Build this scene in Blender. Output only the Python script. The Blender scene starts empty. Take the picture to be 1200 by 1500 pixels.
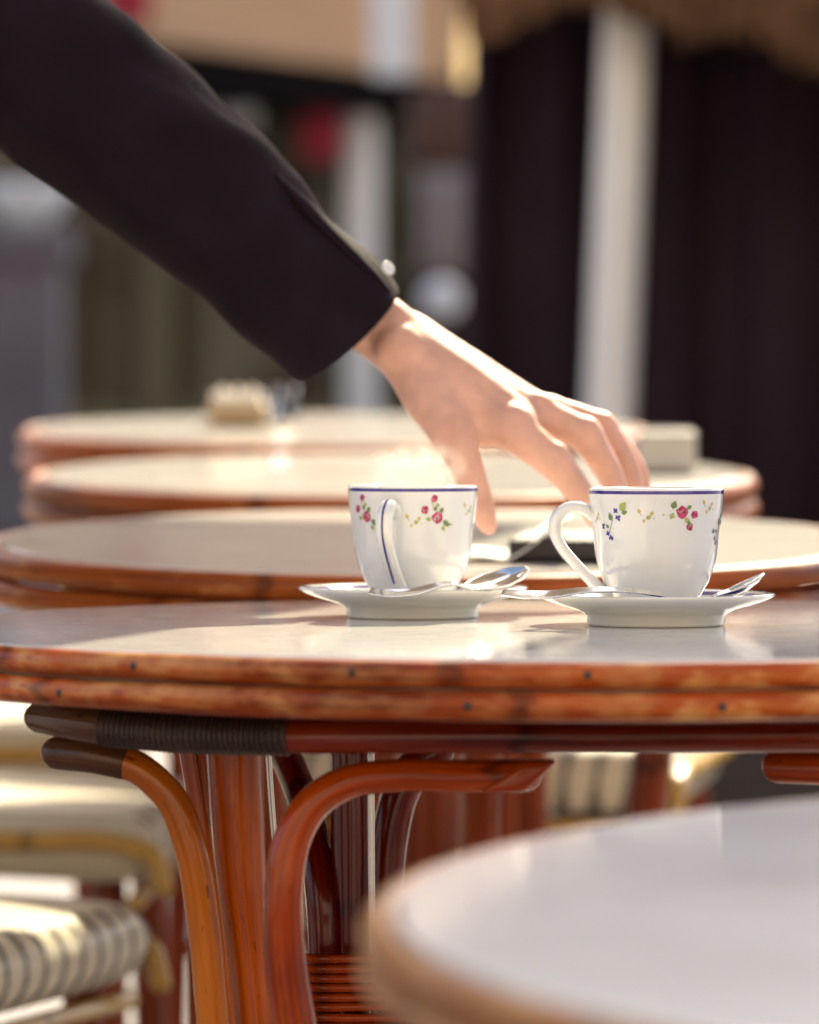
import bpy, bmesh, math, random
from mathutils import Vector, Matrix, noise
R_ = math.radians
S = bpy.context.scene
COL = S.collection

# ------------------------------------------------------------------ camera, sky, sun, exposure
FPX = 6760.0                      # focal length in pixels of the 1200 x 1500 photograph
CAMZ, YH = 0.832, 624.0
PITCH = math.atan((750.0 - YH) / FPX)
cam = bpy.data.cameras.new('camera'); camo = bpy.data.objects.new('camera', cam); COL.objects.link(camo)
cam.sensor_fit = 'VERTICAL'; cam.sensor_height = 36.0; cam.lens = 36.0 * FPX / 1500.0
cam.clip_start = 0.05; cam.clip_end = 500
camo.location = (0, 0, CAMZ); camo.rotation_euler = (R_(90) - PITCH, 0, 0)
cam.dof.use_dof = True; cam.dof.focus_distance = 2.55; cam.dof.aperture_fstop = 5.8; cam.dof.aperture_blades = 9
S.camera = camo

SUN_EL, SUN_AZ = R_(40), R_(14)   # azimuth: to the right of the viewing direction
W = bpy.data.worlds.new('World'); S.world = W; W.use_nodes = True
nt = W.node_tree; bg = nt.nodes['Background']; sky = nt.nodes.new('ShaderNodeTexSky')
sky.sky_type = 'NISHITA'; sky.sun_disc = False; sky.sun_elevation = SUN_EL; sky.sun_rotation = SUN_AZ; sky.dust_density = 4.0; sky.ozone_density = .6
nt.links.new(sky.outputs[0], bg.inputs[0]); bg.inputs[1].default_value = 0.15
sun = bpy.data.lights.new('sun', 'SUN'); suno = bpy.data.objects.new('sun', sun); COL.objects.link(suno)
sun.energy = 4.8; sun.angle = R_(0.5); sun.color = (1.0, 0.87, 0.60)
sd = Vector((math.sin(SUN_AZ) * math.cos(SUN_EL), math.cos(SUN_AZ) * math.cos(SUN_EL), math.sin(SUN_EL)))
suno.rotation_euler = sd.to_track_quat('Z', 'Y').to_euler(); suno.location = sd * 30
S.view_settings.view_transform = 'Standard'; S.view_settings.look = 'None'
S.view_settings.exposure = 1.3; S.view_settings.gamma = 1.0

# ------------------------------------------------------------------ helpers
rnd = random.Random(7)
def P(px, py, d):
    """world point at distance d (along +Y) seen at a pixel of the photograph; used to measure real sizes"""
    v = Vector(((px - 600) / FPX, (750 - py) / FPX, -1.0))
    v.rotate(Matrix.Rotation(R_(90) - PITCH, 3, 'X'))
    return Vector((0, 0, CAMZ)) + v * (d / v.y)
def ground_z(y): return 0.05 * (y - 2.6)

def mat(name, col=(.5, .5, .5), rough=.5, metal=0., spec=.5, coat=0., coat_rough=.05, noise_amt=0., noise_scale=20., bump=0., bump_scale=200., sss=0., sheen=0.):
    m = bpy.data.materials.new(name); m.use_nodes = True
    n = m.node_tree.nodes; l = m.node_tree.links; b = n['Principled BSDF']
    b.inputs['Base Color'].default_value = (*col, 1); b.inputs['Roughness'].default_value = rough
    b.inputs['Metallic'].default_value = metal; b.inputs['Specular IOR Level'].default_value = spec
    b.inputs['Coat Weight'].default_value = coat; b.inputs['Coat Roughness'].default_value = coat_rough
    if sss:
        b.inputs['Subsurface Weight'].default_value = sss; b.inputs['Subsurface Radius'].default_value = (1., .35, .2); b.inputs['Subsurface Scale'].default_value = .008
    if sheen: b.inputs['Sheen Weight'].default_value = sheen
    tc = n.new('ShaderNodeTexCoord')
    if noise_amt:
        nz = n.new('ShaderNodeTexNoise'); nz.inputs['Scale'].default_value = noise_scale; nz.inputs['Detail'].default_value = 6
        l.new(tc.outputs['Object'], nz.inputs['Vector'])
        rp = n.new('ShaderNodeValToRGB'); e = rp.color_ramp.elements
        e[0].position = .3; e[1].position = .7
        e[0].color = (*[c * (1 - noise_amt) for c in col], 1); e[1].color = (*[min(1, c * (1 + noise_amt)) for c in col], 1)
        l.new(nz.outputs['Fac'], rp.inputs[0]); l.new(rp.outputs[0], b.inputs['Base Color'])
    if bump:
        nb = n.new('ShaderNodeTexNoise'); nb.inputs['Scale'].default_value = bump_scale; nb.inputs['Detail'].default_value = 4
        l.new(tc.outputs['Object'], nb.inputs['Vector'])
        bp = n.new('ShaderNodeBump'); bp.inputs['Strength'].default_value = bump; bp.inputs['Distance'].default_value = .002
        l.new(nb.outputs['Fac'], bp.inputs['Height']); l.new(bp.outputs[0], b.inputs['Normal'])
    return m

def cane_mat(name, dark, mid, light, wear, wear_scale=22., rough=.32, wear_pos=.58, coat=.5):
    """varnished rattan: streaks along the cane (UV: u metres along, v metres round), worn pale patches, dark joints"""
    m = bpy.data.materials.new(name); m.use_nodes = True
    n = m.node_tree.nodes; l = m.node_tree.links; b = n['Principled BSDF']
    uv = n.new('ShaderNodeUVMap'); ob = n.new('ShaderNodeTexCoord')
    def nz(vec, sc, det=5., off=(0, 0, 0)):
        mp = n.new('ShaderNodeMapping'); mp.inputs['Scale'].default_value = sc; mp.inputs['Location'].default_value = off
        l.new(vec, mp.inputs['Vector']); t = n.new('ShaderNodeTexNoise'); t.inputs['Scale'].default_value = 1; t.inputs['Detail'].default_value = det
        l.new(mp.outputs[0], t.inputs['Vector']); return t.outputs['Fac']
    streak = nz(uv.outputs[0], (9, 220, 1)); patch = nz(uv.outputs[0], (wear_scale, 75, 1), 7., (3, 1, 0)); big = nz(ob.outputs['Object'], (6, 6, 6), 3., (5, 2, 1))
    rp = n.new('ShaderNodeValToRGB'); e = rp.color_ramp.elements
    e[0].position = .36; e[0].color = (*dark, 1); e[1].position = .62; e[1].color = (*mid, 1)
    mx0 = n.new('ShaderNodeMath'); mx0.operation = 'MULTIPLY_ADD'; mx0.inputs[1].default_value = .5
    hb = n.new('ShaderNodeMath'); hb.operation = 'MULTIPLY'; hb.inputs[1].default_value = .5
    l.new(big, hb.inputs[0]); l.new(streak, mx0.inputs[0]); l.new(hb.outputs[0], mx0.inputs[2]); l.new(mx0.outputs[0], rp.inputs[0])
    wr = n.new('ShaderNodeValToRGB'); e = wr.color_ramp.elements
    e[0].position = wear_pos; e[0].color = (0, 0, 0, 1); e[1].position = wear_pos + .20; e[1].color = (wear, wear, wear, 1)
    zone = nz(uv.outputs[0], (6, 9, 1), 3., (11, 0, 0)); zr = n.new('ShaderNodeMapRange'); zr.inputs[1].default_value = .42; zr.inputs[2].default_value = .60; zr.inputs[3].default_value = .28; l.new(zone, zr.inputs[0])
    fine = nz(uv.outputs[0], (90, 420, 1), 6., (2, 7, 0)); pm = n.new('ShaderNodeMath'); pm.operation = 'MULTIPLY_ADD'; pm.inputs[1].default_value = .25; l.new(fine, pm.inputs[0])
    p2_ = n.new('ShaderNodeMath'); p2_.operation = 'MULTIPLY_ADD'; p2_.inputs[1].default_value = .8; p2_.inputs[2].default_value = -.025; l.new(patch, p2_.inputs[0]); l.new(p2_.outputs[0], pm.inputs[2])
    l.new(pm.outputs[0], wr.inputs[0])
    wz = n.new('ShaderNodeMath'); wz.operation = 'MULTIPLY'; l.new(wr.outputs[0], wz.inputs[0]); l.new(zr.outputs[0], wz.inputs[1])
    mx = n.new('ShaderNodeMixRGB'); mx.inputs[2].default_value = (*light, 1)
    l.new(wz.outputs[0], mx.inputs[0]); l.new(rp.outputs[0], mx.inputs[1])
    # growth joints of the cane: thin dark rings every 18 cm or so
    sx = n.new('ShaderNodeSeparateXYZ'); l.new(uv.outputs[0], sx.inputs[0]); w1 = n.new('ShaderNodeMath'); w1.operation = 'MULTIPLY_ADD'; w1.inputs[1].default_value = 3.7; l.new(sx.outputs[0], w1.inputs[0])
    w0 = n.new('ShaderNodeMath'); w0.operation = 'MULTIPLY'; w0.inputs[1].default_value = .12; l.new(patch, w0.inputs[0]); oi = n.new('ShaderNodeObjectInfo'); wr_ = n.new('ShaderNodeMath'); l.new(w0.outputs[0], wr_.inputs[0]); l.new(oi.outputs['Random'], wr_.inputs[1]); l.new(wr_.outputs[0], w1.inputs[2])
    w2 = n.new('ShaderNodeMath'); w2.operation = 'FRACT'; l.new(w1.outputs[0], w2.inputs[0])
    jr = n.new('ShaderNodeValToRGB'); e = jr.color_ramp.elements; e[0].position = .0; e[0].color = (1, 1, 1, 1); e[1].position = .47; e[1].color = (1, 1, 1, 1)
    for ps, cl in ((.486, .42), (.50, .30), (.512, .55), (.53, 1)):
        q = e.new(ps); q.color = (cl, cl, cl, 1)
    l.new(w2.outputs[0], jr.inputs[0])
    mj = n.new('ShaderNodeMixRGB'); mj.blend_type = 'MULTIPLY'; mj.inputs[0].default_value = .8; l.new(mx.outputs[0], mj.inputs[1]); l.new(jr.outputs[0], mj.inputs[2]); mx = mj
    # small dark scuffs
    sp = nz(uv.outputs[0], (60, 260, 1), 3., (9, 4, 0)); sr = n.new('ShaderNodeValToRGB'); e = sr.color_ramp.elements
    e[0].position = .66; e[0].color = (1, 1, 1, 1); e[1].position = .74; e[1].color = (.35, .3, .3, 1)
    l.new(sp, sr.inputs[0])
    mm = n.new('ShaderNodeMixRGB'); mm.blend_type = 'MULTIPLY'; mm.inputs[0].default_value = 1
    l.new(mx.outputs[0], mm.inputs[1]); l.new(sr.outputs[0], mm.inputs[2]); l.new(mm.outputs[0], b.inputs['Base Color'])
    b.inputs['Roughness'].default_value = rough; b.inputs['Specular IOR Level'].default_value = .15; b.inputs['Coat Weight'].default_value = coat; b.inputs['Coat Roughness'].default_value = .09
    bp = n.new('ShaderNodeBump'); bp.inputs['Strength'].default_value = .35; bp.inputs['Distance'].default_value = .0015
    l.new(patch, bp.inputs['Height']); l.new(bp.outputs[0], b.inputs['Normal'])
    return m

def obj(name, bm, m, parent=None, smooth=True, loc=None):
    me = bpy.data.meshes.new(name); bmesh.ops.recalc_face_normals(bm, faces=bm.faces[:]) ; bm.to_mesh(me); bm.free()
    for mm in (m if isinstance(m, (list, tuple)) else [m]): me.materials.append(mm)
    if smooth:
        for p in me.polygons: p.use_smooth = True
    o = bpy.data.objects.new(name, me); COL.objects.link(o)
    if parent: o.parent = parent
    if loc is not None: o.location = loc
    return o
def bevel(o, w, seg=2):
    md = o.modifiers.new('bevel', 'BEVEL'); md.width = w; md.segments = seg; md.limit_method = 'ANGLE'; return o
def tag(o, label=None, cat=None, group=None, kind=None):
    for k, v in (('label', label), ('category', cat), ('group', group), ('kind', kind)):
        if v: o[k] = v
    return o
def thing(name, loc, label, cat, group=None, rot=(0, 0, 0)):
    o = bpy.data.objects.new(name, None); o.empty_display_size = .05; COL.objects.link(o); o.location = loc; o.rotation_euler = rot
    return tag(o, label, cat, group)
def dup(root, loc, rot, label, group=None):
    r = root.copy(); COL.objects.link(r); r.location = loc; r.rotation_euler = rot; r['label'] = label
    if group: r['group'] = group
    for ch in list(root.children):
        c = ch.copy(); COL.objects.link(c); c.parent = r
        for g in list(ch.children):
            d = g.copy(); COL.objects.link(d); d.parent = c
    return r

def smooth_path(pts, n):
    """cubic through the points, tangents weighted by chord length so that uneven spacing does not overshoot"""
    pts = [Vector(p) for p in pts]; h = [max(1e-9, (b - a).length) for a, b in zip(pts, pts[1:])]
    d = [(b - a) / q for a, b, q in zip(pts, pts[1:], h)]
    m = [d[0]] + [(d[i - 1] * h[i] + d[i] * h[i - 1]) / (h[i] + h[i - 1]) for i in range(1, len(d))] + [d[-1]]
    out = []
    for i in range(len(d)):
        for k in range(n):
            t = k / n; t2 = t * t; t3 = t2 * t
            out.append(pts[i] * (2 * t3 - 3 * t2 + 1) + m[i] * h[i] * (t3 - 2 * t2 + t) + pts[i + 1] * (3 * t2 - 2 * t3) + m[i + 1] * h[i] * (t3 - t2))
    out.append(pts[-1]); return out
def lerp_list(v, n):
    out = []
    for i in range(len(v) - 1):
        for k in range(n):
            t = k / n; out.append(v[i] * (1 - t) + v[i + 1] * t)
    out.append(v[-1]); return out
def sweep(bm, pts, rad, seg=14, n=6, cap='round', flat=None, closed=False, wob=0., up=None, cut=None):
    """tube along a smoothed path; flat=(a,b) squashes the section; UVs in metres"""
    uvl = bm.loops.layers.uv.verify()
    if not isinstance(rad, (list, tuple)): rad = [rad] * len(pts)
    if n > 1: path = smooth_path(pts, n); rr = lerp_list(list(rad), n)
    else: path = [Vector(p) for p in pts]; rr = list(rad)
    N = len(path)
    tang = []
    for i in range(N):
        a = path[(i - 1) % N] if (closed or i > 0) else path[i]; b = path[(i + 1) % N] if (closed or i < N - 1) else path[i]
        tang.append((b - a).normalized())
    u = (Vector(up) if up else (Vector((0, 0, 1)) if abs(tang[0].z) < .8 else Vector((0, 1, 0))))
    nrm = []
    for i in range(N):
        u = (u - tang[i] * u.dot(tang[i])).normalized(); nrm.append(u.copy())
    L = [0.]
    for i in range(1, N): L.append(L[-1] + (path[i] - path[i - 1]).length)
    fa, fb = flat or (1, 1)
    rings = []; rings_u = []
    def ring(c, t, nn, r, uu):
        bn = t.cross(nn); vs = []
        for k in range(seg):
            a = 2 * math.pi * k / seg
            rw = r * (1 + wob * (noise.noise(Vector((c.x * 25 + math.cos(a), c.y * 25 + math.sin(a), c.z * 25))))) if wob else r
            vs.append(bm.verts.new(c + (nn * math.cos(a) * fa + bn * math.sin(a) * fb) * rw))
        rings.append(vs); rings_u.append(uu)
    if cap == 'round' and not closed:
        for q in (80, 60, 35, 15): ring(path[0] - tang[0] * rr[0] * math.sin(R_(q)), tang[0], nrm[0], rr[0] * math.cos(R_(q)), -rr[0] * math.sin(R_(q)))
    for i in range(N): ring(path[i], tang[i], nrm[i], rr[i], L[i])
    if cap == 'round' and not closed:
        for q in (15, 35, 60, 80): ring(path[-1] + tang[-1] * rr[-1] * math.sin(R_(q)), tang[-1], nrm[-1], rr[-1] * math.cos(R_(q)), L[-1] + rr[-1] * math.sin(R_(q)))
    M = len(rings)
    rm = max(rr)
    for i in range(M if closed else M - 1):
        A = rings[i]; B = rings[(i + 1) % M]; ua = rings_u[i]; ub = rings_u[i + 1] if i + 1 < M else L[-1] + (path[0] - path[-1]).length
        for k in range(seg):
            k2 = (k + 1) % seg; f = bm.faces.new((A[k], A[k2], B[k2], B[k]))
            for lp, (a, b) in zip(f.loops, ((ua, k), (ua, k + 1), (ub, k + 1), (ub, k))): lp[uvl].uv = (a, b / seg * 6.283 * rm)
    if not closed and cap:
        bm.faces.new(list(reversed(rings[0]))); bm.faces.new(rings[-1])
    return rings
def tube(name, pts, rad, m, parent=None, **k):
    bm = bmesh.new(); sweep(bm, pts, rad, **k); return obj(name, bm, m, parent)
def lathe(bm, prof, seg=64, mi=0):
    rings = []
    for r, z in prof:
        if r < 1e-6: rings.append([bm.verts.new((0, 0, z))])
        else: rings.append([bm.verts.new((r * math.cos(2 * math.pi * k / seg), r * math.sin(2 * math.pi * k / seg), z)) for k in range(seg)])
    for A, B in zip(rings, rings[1:]):
        for k in range(seg):
            k2 = (k + 1) % seg
            if len(A) == 1 and len(B) == 1: continue
            if len(A) == 1: f = bm.faces.new((A[0], B[k2], B[k]))
            elif len(B) == 1: f = bm.faces.new((A[k], A[k2], B[0]))
            else: f = bm.faces.new((A[k], A[k2], B[k2], B[k]))
            f.material_index = mi
def refine(prof, n=5):
    p = smooth_path([Vector((a, 0, b)) for a, b in prof], n); return [(max(0, v.x), v.z) for v in p]
def box(bm, x0, x1, y0, y1, z0, z1):
    v = [bm.verts.new((x, y, z)) for x in (x0, x1) for y in (y0, y1) for z in (z0, z1)]
    for q in ((0, 1, 3, 2), (4, 6, 7, 5), (0, 4, 5, 1), (2, 3, 7, 6), (0, 2, 6, 4), (1, 5, 7, 3)): bm.faces.new([v[i] for i in q])
def boxo(name, x0, x1, y0, y1, z0, z1, m, parent=None, bv=.004):
    bm = bmesh.new(); cx, cy = (x0 + x1) / 2, (y0 + y1) / 2
    box(bm, x0 - cx, x1 - cx, y0 - cy, y1 - cy, 0, z1 - z0)
    o = obj(name, bm, m, parent, smooth=False, loc=(cx, cy, z0))
    if parent: o.location = Vector((cx, cy, z0)) - Vector(parent.location)
    if bv: bevel(o, bv)
    return o

# ------------------------------------------------------------------ materials
def top_mat():
    m = mat('worn_white_tabletop', (.68, .68, .67), .17, spec=.16)
    n = m.node_tree.nodes; l = m.node_tree.links; b = n['Principled BSDF']; tc = n.new('ShaderNodeTexCoord')
    a = n.new('ShaderNodeTexNoise'); a.inputs['Scale'].default_value = 9; a.inputs['Detail'].default_value = 8; l.new(tc.outputs['Object'], a.inputs['Vector'])
    rp = n.new('ShaderNodeValToRGB'); e = rp.color_ramp.elements; e[0].position = .3; e[1].position = .7
    e[0].color = (.62, .60, .575, 1); e[1].color = (.75, .73, .70, 1); l.new(a.outputs['Fac'], rp.inputs[0]); l.new(rp.outputs[0], b.inputs['Base Color'])
    mp = n.new('ShaderNodeMapping'); mp.inputs['Scale'].default_value = (14, 60, 1); l.new(tc.outputs['Object'], mp.inputs[0])
    s = n.new('ShaderNodeTexNoise'); s.inputs['Scale'].default_value = 3; s.inputs['Detail'].default_value = 9; l.new(mp.outputs[0], s.inputs['Vector'])
    rr = n.new('ShaderNodeMapRange'); rr.inputs[1].default_value = .3; rr.inputs[2].default_value = .7; rr.inputs[3].default_value = .035; rr.inputs[4].default_value = .11
    l.new(s.outputs['Fac'], rr.inputs[0]); l.new(rr.outputs[0], b.inputs['Roughness'])
    bp = n.new('ShaderNodeBump'); bp.inputs['Strength'].default_value = .12; bp.inputs['Distance'].default_value = .0006
    l.new(s.outputs['Fac'], bp.inputs['Height']); l.new(bp.outputs[0], b.inputs['Normal'])
    return m
M_top = top_mat()
M_rim = cane_mat('worn_rim_cane', (.06, .004, .001), (.46, .078, .005), (.74, .40, .14), .9, 38., .38, .435, .25)
M_rim2 = cane_mat('blurred_rim_cane', (.10, .014, .003), (.36, .090, .014), (.60, .34, .13), .8, 30., .42, .56, .12)
M_rim3 = cane_mat('golden_rim_cane', (.20, .055, .012), (.46, .20, .06), (.62, .40, .18), .7, 30., .42, .52, .1)
M_leg = cane_mat('orange_leg_cane', (.19, .022, .002), (.54, .105, .005), (.66, .22, .03), .5, 9., .24, .58, .45)
M_leg_red = cane_mat('red_leg_cane', (.13, .011, .001), (.46, .064, .002), (.60, .17, .016), .5, 10.,.24, .58, .45)
M_leg_y = cane_mat('honey_leg_cane', (.22, .036, .003), (.54, .150, .009), (.70, .32, .05), .45, 9., .24, .58, .45)
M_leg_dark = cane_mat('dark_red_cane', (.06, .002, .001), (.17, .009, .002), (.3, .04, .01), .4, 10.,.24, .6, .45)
M_wrap = mat('dark_binding', (.040, .018, .011), .45, bump=.3, bump_scale=500, noise_amt=.4, noise_scale=60)
M_capb = cane_mat('dark_end_cane', (.03, .010, .004), (.13, .05, .02), (.26, .14, .07), .5, 20., .3, .56, .4)
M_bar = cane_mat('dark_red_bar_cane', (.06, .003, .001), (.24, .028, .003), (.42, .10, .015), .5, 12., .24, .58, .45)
M_bgleg = cane_mat('brown_leg_cane', (.10, .012, .002), (.30, .052, .006), (.42, .14, .03), .5, 9., .36, .58, .2)
M_nail = mat('old_nail', (.06, .06, .06), .4, metal=.8)
M_steel = mat('polished_steel', (.72, .71, .70), .13, metal=1., bump=.02, bump_scale=90)
M_rod = mat('steel_rod', (.5, .48, .46), .22, metal=1.)
M_black = mat('black_cloth', (.0120, .0066, .0112), .85, spec=.08, sheen=.02, bump=.9, bump_scale=26, noise_amt=.35, noise_scale=14)
M_trouser = mat('dark_trousers', (.02, .02, .025), .85)
M_shoe = mat('black_leather', (.015, .013, .012), .35)
M_hair = mat('brown_hair', (.05, .025, .012), .55, bump=.5, bump_scale=150)
M_button = mat('pale_button', (.75, .74, .76), .15, coat=.5)
M_skin = mat('skin', (.63, .355, .275), .5, spec=.35, sss=.18, noise_amt=.16, noise_scale=45, bump=.3, bump_scale=170)
M_coffee = mat('coffee_crema', (.33, .16, .06), .35, noise_amt=.3, noise_scale=120)

def china(name, axis, lo, hi, rmin=0, col=(.76, .76, .75)):
    """white glazed china with a violet-blue painted line between two heights (axis Z) or radii (axis R) of the object"""
    m = mat(name, col, .09, spec=.5, coat=.6, coat_rough=.03)
    n = m.node_tree.nodes; l = m.node_tree.links; b = n['Principled BSDF']; tc = n.new('ShaderNodeTexCoord')
    sp = n.new('ShaderNodeSeparateXYZ'); l.new(tc.outputs['Object'], sp.inputs[0])
    cb = n.new('ShaderNodeCombineXYZ'); l.new(sp.outputs[0], cb.inputs[0]); l.new(sp.outputs[1], cb.inputs[1])
    ln = n.new('ShaderNodeVectorMath'); ln.operation = 'LENGTH'; l.new(cb.outputs[0], ln.inputs[0])
    v = sp.outputs[2] if axis == 'Z' else ln.outputs['Value']
    def cmp(op, a, val):
        q = n.new('ShaderNodeMath'); q.operation = op; l.new(a, q.inputs[0]); q.inputs[1].default_value = val; return q.outputs[0]
    def mul(a, c):
        q = n.new('ShaderNodeMath'); q.operation = 'MULTIPLY'; l.new(a, q.inputs[0]); l.new(c, q.inputs[1]); return q.outputs[0]
    f = mul(cmp('GREATER_THAN', v, lo), cmp('LESS_THAN', v, hi))
    f = mul(f, cmp('GREATER_THAN', ln.outputs['Value'] if axis == 'Z' else sp.outputs[2], rmin))
    mx = n.new('ShaderNodeMixRGB'); mx.inputs[1].default_value = (*col, 1); mx.inputs[2].default_value = (.05, .03, .24, 1)
    l.new(f, mx.inputs[0]); l.new(mx.outputs[0], b.inputs['Base Color'])
    b.inputs['Subsurface Weight'].default_value = .15; b.inputs['Subsurface Radius'].default_value = (1, .9, .75); b.inputs['Subsurface Scale'].default_value = .004
    return m
M_cup = china('white_china_cup', 'Z', .0672, .0691, .0372)
M_saucer = china('white_china_saucer', 'R', .0575, .0628, .0147, (.77, .755, .72))  # slight warm tint puts the tabletop's bounced light into the colour
M_handle = mat('white_china_handle', (.76, .76, .75), .09, coat=.6)
M_blue = mat('violet_blue_line', (.05, .03, .24), .15, coat=.6)
M_pink = mat('rose_pink', (.50, .035, .13), .25, coat=.5); M_pale = mat('pale_pink', (.62, .20, .27), .25, coat=.5)
M_deep = mat('deep_rose', (.25, .01, .05), .25, coat=.5)
M_green = mat('leaf_green', (.16, .22, .07), .25, coat=.5); M_lgreen = mat('light_leaf_green', (.36, .40, .12), .25, coat=.5)
M_yellow = mat('straw_yellow', (.55, .42, .10), .25, coat=.5); M_viol = mat('violet_petal', (.06, .04, .25), .25, coat=.5)
M_soffit_ = mat('dark_brown_metal', (.05, .022, .016), .5)
M_pave = mat('pavement_stone', (.30, .275, .28), .75, noise_amt=.25, noise_scale=3, bump=.3, bump_scale=40)

# ------------------------------------------------------------------ ground
bm = bmesh.new(); nx, ny = 24, 60
gv = [[bm.verts.new((-40 + 80 * i / nx, -20 + 120 * j / ny, ground_z(-20 + 120 * j / ny))) for i in range(nx + 1)] for j in range(ny + 1)]
for j in range(ny):
    for i in range(nx): bm.faces.new((gv[j][i], gv[j][i + 1], gv[j + 1][i + 1], gv[j + 1][i]))
g = obj('pavement', bm, M_pave); tag(g, kind='structure')
n = M_pave.node_tree.nodes; l = M_pave.node_tree.links; b = n['Principled BSDF']
tcn = n.new('ShaderNodeTexCoord'); bk = n.new('ShaderNodeTexBrick'); bk.inputs['Scale'].default_value = 1.0
bk.inputs['Brick Width'].default_value = .9; bk.inputs['Row Height'].default_value = .6; bk.inputs['Mortar Size'].default_value = .006
bk.inputs['Color1'].default_value = (.20, .18, .19, 1); bk.inputs['Color2'].default_value = (.155, .14, .15, 1); bk.inputs['Mortar'].default_value = (.09, .085, .08, 1)
l.new(tcn.outputs['Object'], bk.inputs['Vector']); l.new(bk.outputs['Color'], b.inputs['Base Color'])

# ------------------------------------------------------------------ cafe tables
def circle_pts(R, z, n=120, amp=0.):
    return [Vector((R * math.cos(2 * math.pi * k / n), R * math.sin(2 * math.pi * k / n), z + amp * math.sin(5 * 2 * math.pi * k / n + 1))) for k in range(n)]
def table_top(root, R, H, rim_m, r1=.0068, r2=.0073, nails=True):
    bm = bmesh.new()
    prof = [(0, H - .016), (R - .003, H - .016), (R - .003, H - .001), (R - .0042, H), (0, H)]
    lathe(bm, prof, 128); t = obj('tabletop', bm, M_top, root)
    for p in t.data.polygons: p.use_smooth = False
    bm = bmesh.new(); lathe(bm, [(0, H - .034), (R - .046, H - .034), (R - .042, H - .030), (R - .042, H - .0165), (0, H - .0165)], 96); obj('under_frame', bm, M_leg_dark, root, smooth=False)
    tube('rim_cane', circle_pts(R + r1 * .4, H - r1 - .0006, amp=.0003), r1, rim_m, root, n=1, closed=True, cap=None, wob=.05, seg=12)
    tube('rim_cane', circle_pts(R + r1 * .4 + .0008, H - 2 * r1 - r2 - .0012, amp=.0003), r2, rim_m, root, n=1, closed=True, cap=None, wob=.06, seg=12)
    return t
def nail(root, az, R, z):
    bm = bmesh.new(); lathe(bm, refine([(0, .0012), (.0014, .0008), (.0021, 0), (.0021, -.0012)], 3), 12)
    o = obj('nail', bm, M_nail, root); o.location = (R * math.cos(az), R * math.sin(az), z)
    o.rotation_euler = Vector((math.cos(az), math.sin(az), 0)).to_track_quat('Z', 'Y').to_euler(); return o

# ---- the front table
T1 = (0.108, 2.60); R1, H1 = .392, .72
t1 = thing('cafe_table', (T1[0], T1[1], 0), 'sharp rattan rimmed table carrying the two flowered coffee cups', 'table', 'round cafe tables')
TL = Vector(t1.location)
table_top(t1, R1, H1, M_rim)
def az_at(px, py, R):      # where on the rim a nail seen in the photo sits
    best = None
    for k in range(1800, 3600):
        a = 2 * math.pi * k / 3600; x = T1[0] + R * math.cos(a); y = T1[1] + R * math.sin(a)
        e = abs(600 + x / y * FPX - px)
        if best is None or e < best[0]: best = (e, a)
    return best[1]
for px, row in ((195, 0), (515, 0), (862, 0), (85, 1), (685, 1), (1060, 1)):
    rr = (R1 + .0027 + .0066) if row == 0 else (R1 + .0035 + .0071)
    nail(t1, az_at(px, 0, rr), rr, H1 - .0068 if row == 0 else H1 - .0221)
for px in (-90, 1290): nail(t1, az_at(px, 0, R1 + .0093), R1 + .0093, H1 - .0068)
def L1(pts): return [P(*p) - TL for p in pts]
# stretcher bar right under the rim, its left end bound with dark cane
BAR = [(58, 1051, 2.44), (95, 1056, 2.42), (150, 1064, 2.40), (220, 1071, 2.387), (300, 1076, 2.375), (400, 1078, 2.365), (600, 1078, 2.355), (900, 1078, 2.35), (1300, 1076, 2.36), (1600, 1072, 2.42)]
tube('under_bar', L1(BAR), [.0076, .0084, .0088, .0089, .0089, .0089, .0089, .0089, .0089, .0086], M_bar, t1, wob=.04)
BP = smooth_path(L1(BAR), 40)      # 40 samples per span: the bindings follow the very same curve
bm = bmesh.new(); k0, k1 = 2 * 40 + 2, 5 * 40 + 6
acc = 0.; ring_pts = [BP[k0]]
for k in range(k0, k1):
    acc += (BP[k + 1] - BP[k]).length
    if acc > .0026: ring_pts.append(BP[k + 1]); acc = 0.
for a, b_ in zip(ring_pts, ring_pts[1:]):
    sweep(bm, [a, (a * 3 + b_) / 4, (a + b_) / 2, (a + b_ * 3) / 4, b_], [.0096, .0103, .0106, .0103, .0096], n=1, seg=18, cap=None)
obj('cane_binding', bm, M_wrap, t1)
bm = bmesh.new(); sweep(bm, [BP[k] for k in range(0, k0 + 4, 4)], [.0084 + .0012 * min(1, k / 60) for k in range(0, k0 + 4, 4)], n=1)
obj('bar_end_binding', bm, M_capb, t1)
def ext_down(p, z, lean=(0, 0)):    # carry a leg on down to the pavement
    return Vector((p.x + lean[0], p.y + lean[1], z))
gz = ground_z(2.6) + .002
A = L1([(84, 1103, 2.46), (150, 1110, 2.445), (200, 1124, 2.44), (247, 1165, 2.44), (279, 1240, 2.44), (298, 1340, 2.445), (312, 1490, 2.45)]); A.append(ext_down(A[-1], .25, (.004, .01))); A.append(ext_down(A[-1], gz, (-.07, -.03)))
tube('leg', A, [.0082, .0084, .0086, .009, .0092, .0094, .0092, .0092, .009], M_leg_y, t1, wob=.05)
AP = smooth_path(A, 12); bm = bmesh.new(); sweep(bm, AP[:20], [.0089 + .0003 * min(1, k / 8) for k in range(20)], n=1)
obj('leg_end_binding', bm, M_capb, t1)
B = L1([(770, 1136, 2.37), (680, 1137, 2.37), (575, 1136, 2.37), (510, 1146, 2.37), (462, 1174, 2.37), (430, 1225, 2.37), (416, 1300, 2.37), (418, 1400, 2.375), (432, 1510, 2.38)]); B.append(ext_down(B[-1], .25, (.012, .02))); B.append(ext_down(B[-1], gz, (-.02, -.09)))
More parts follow.
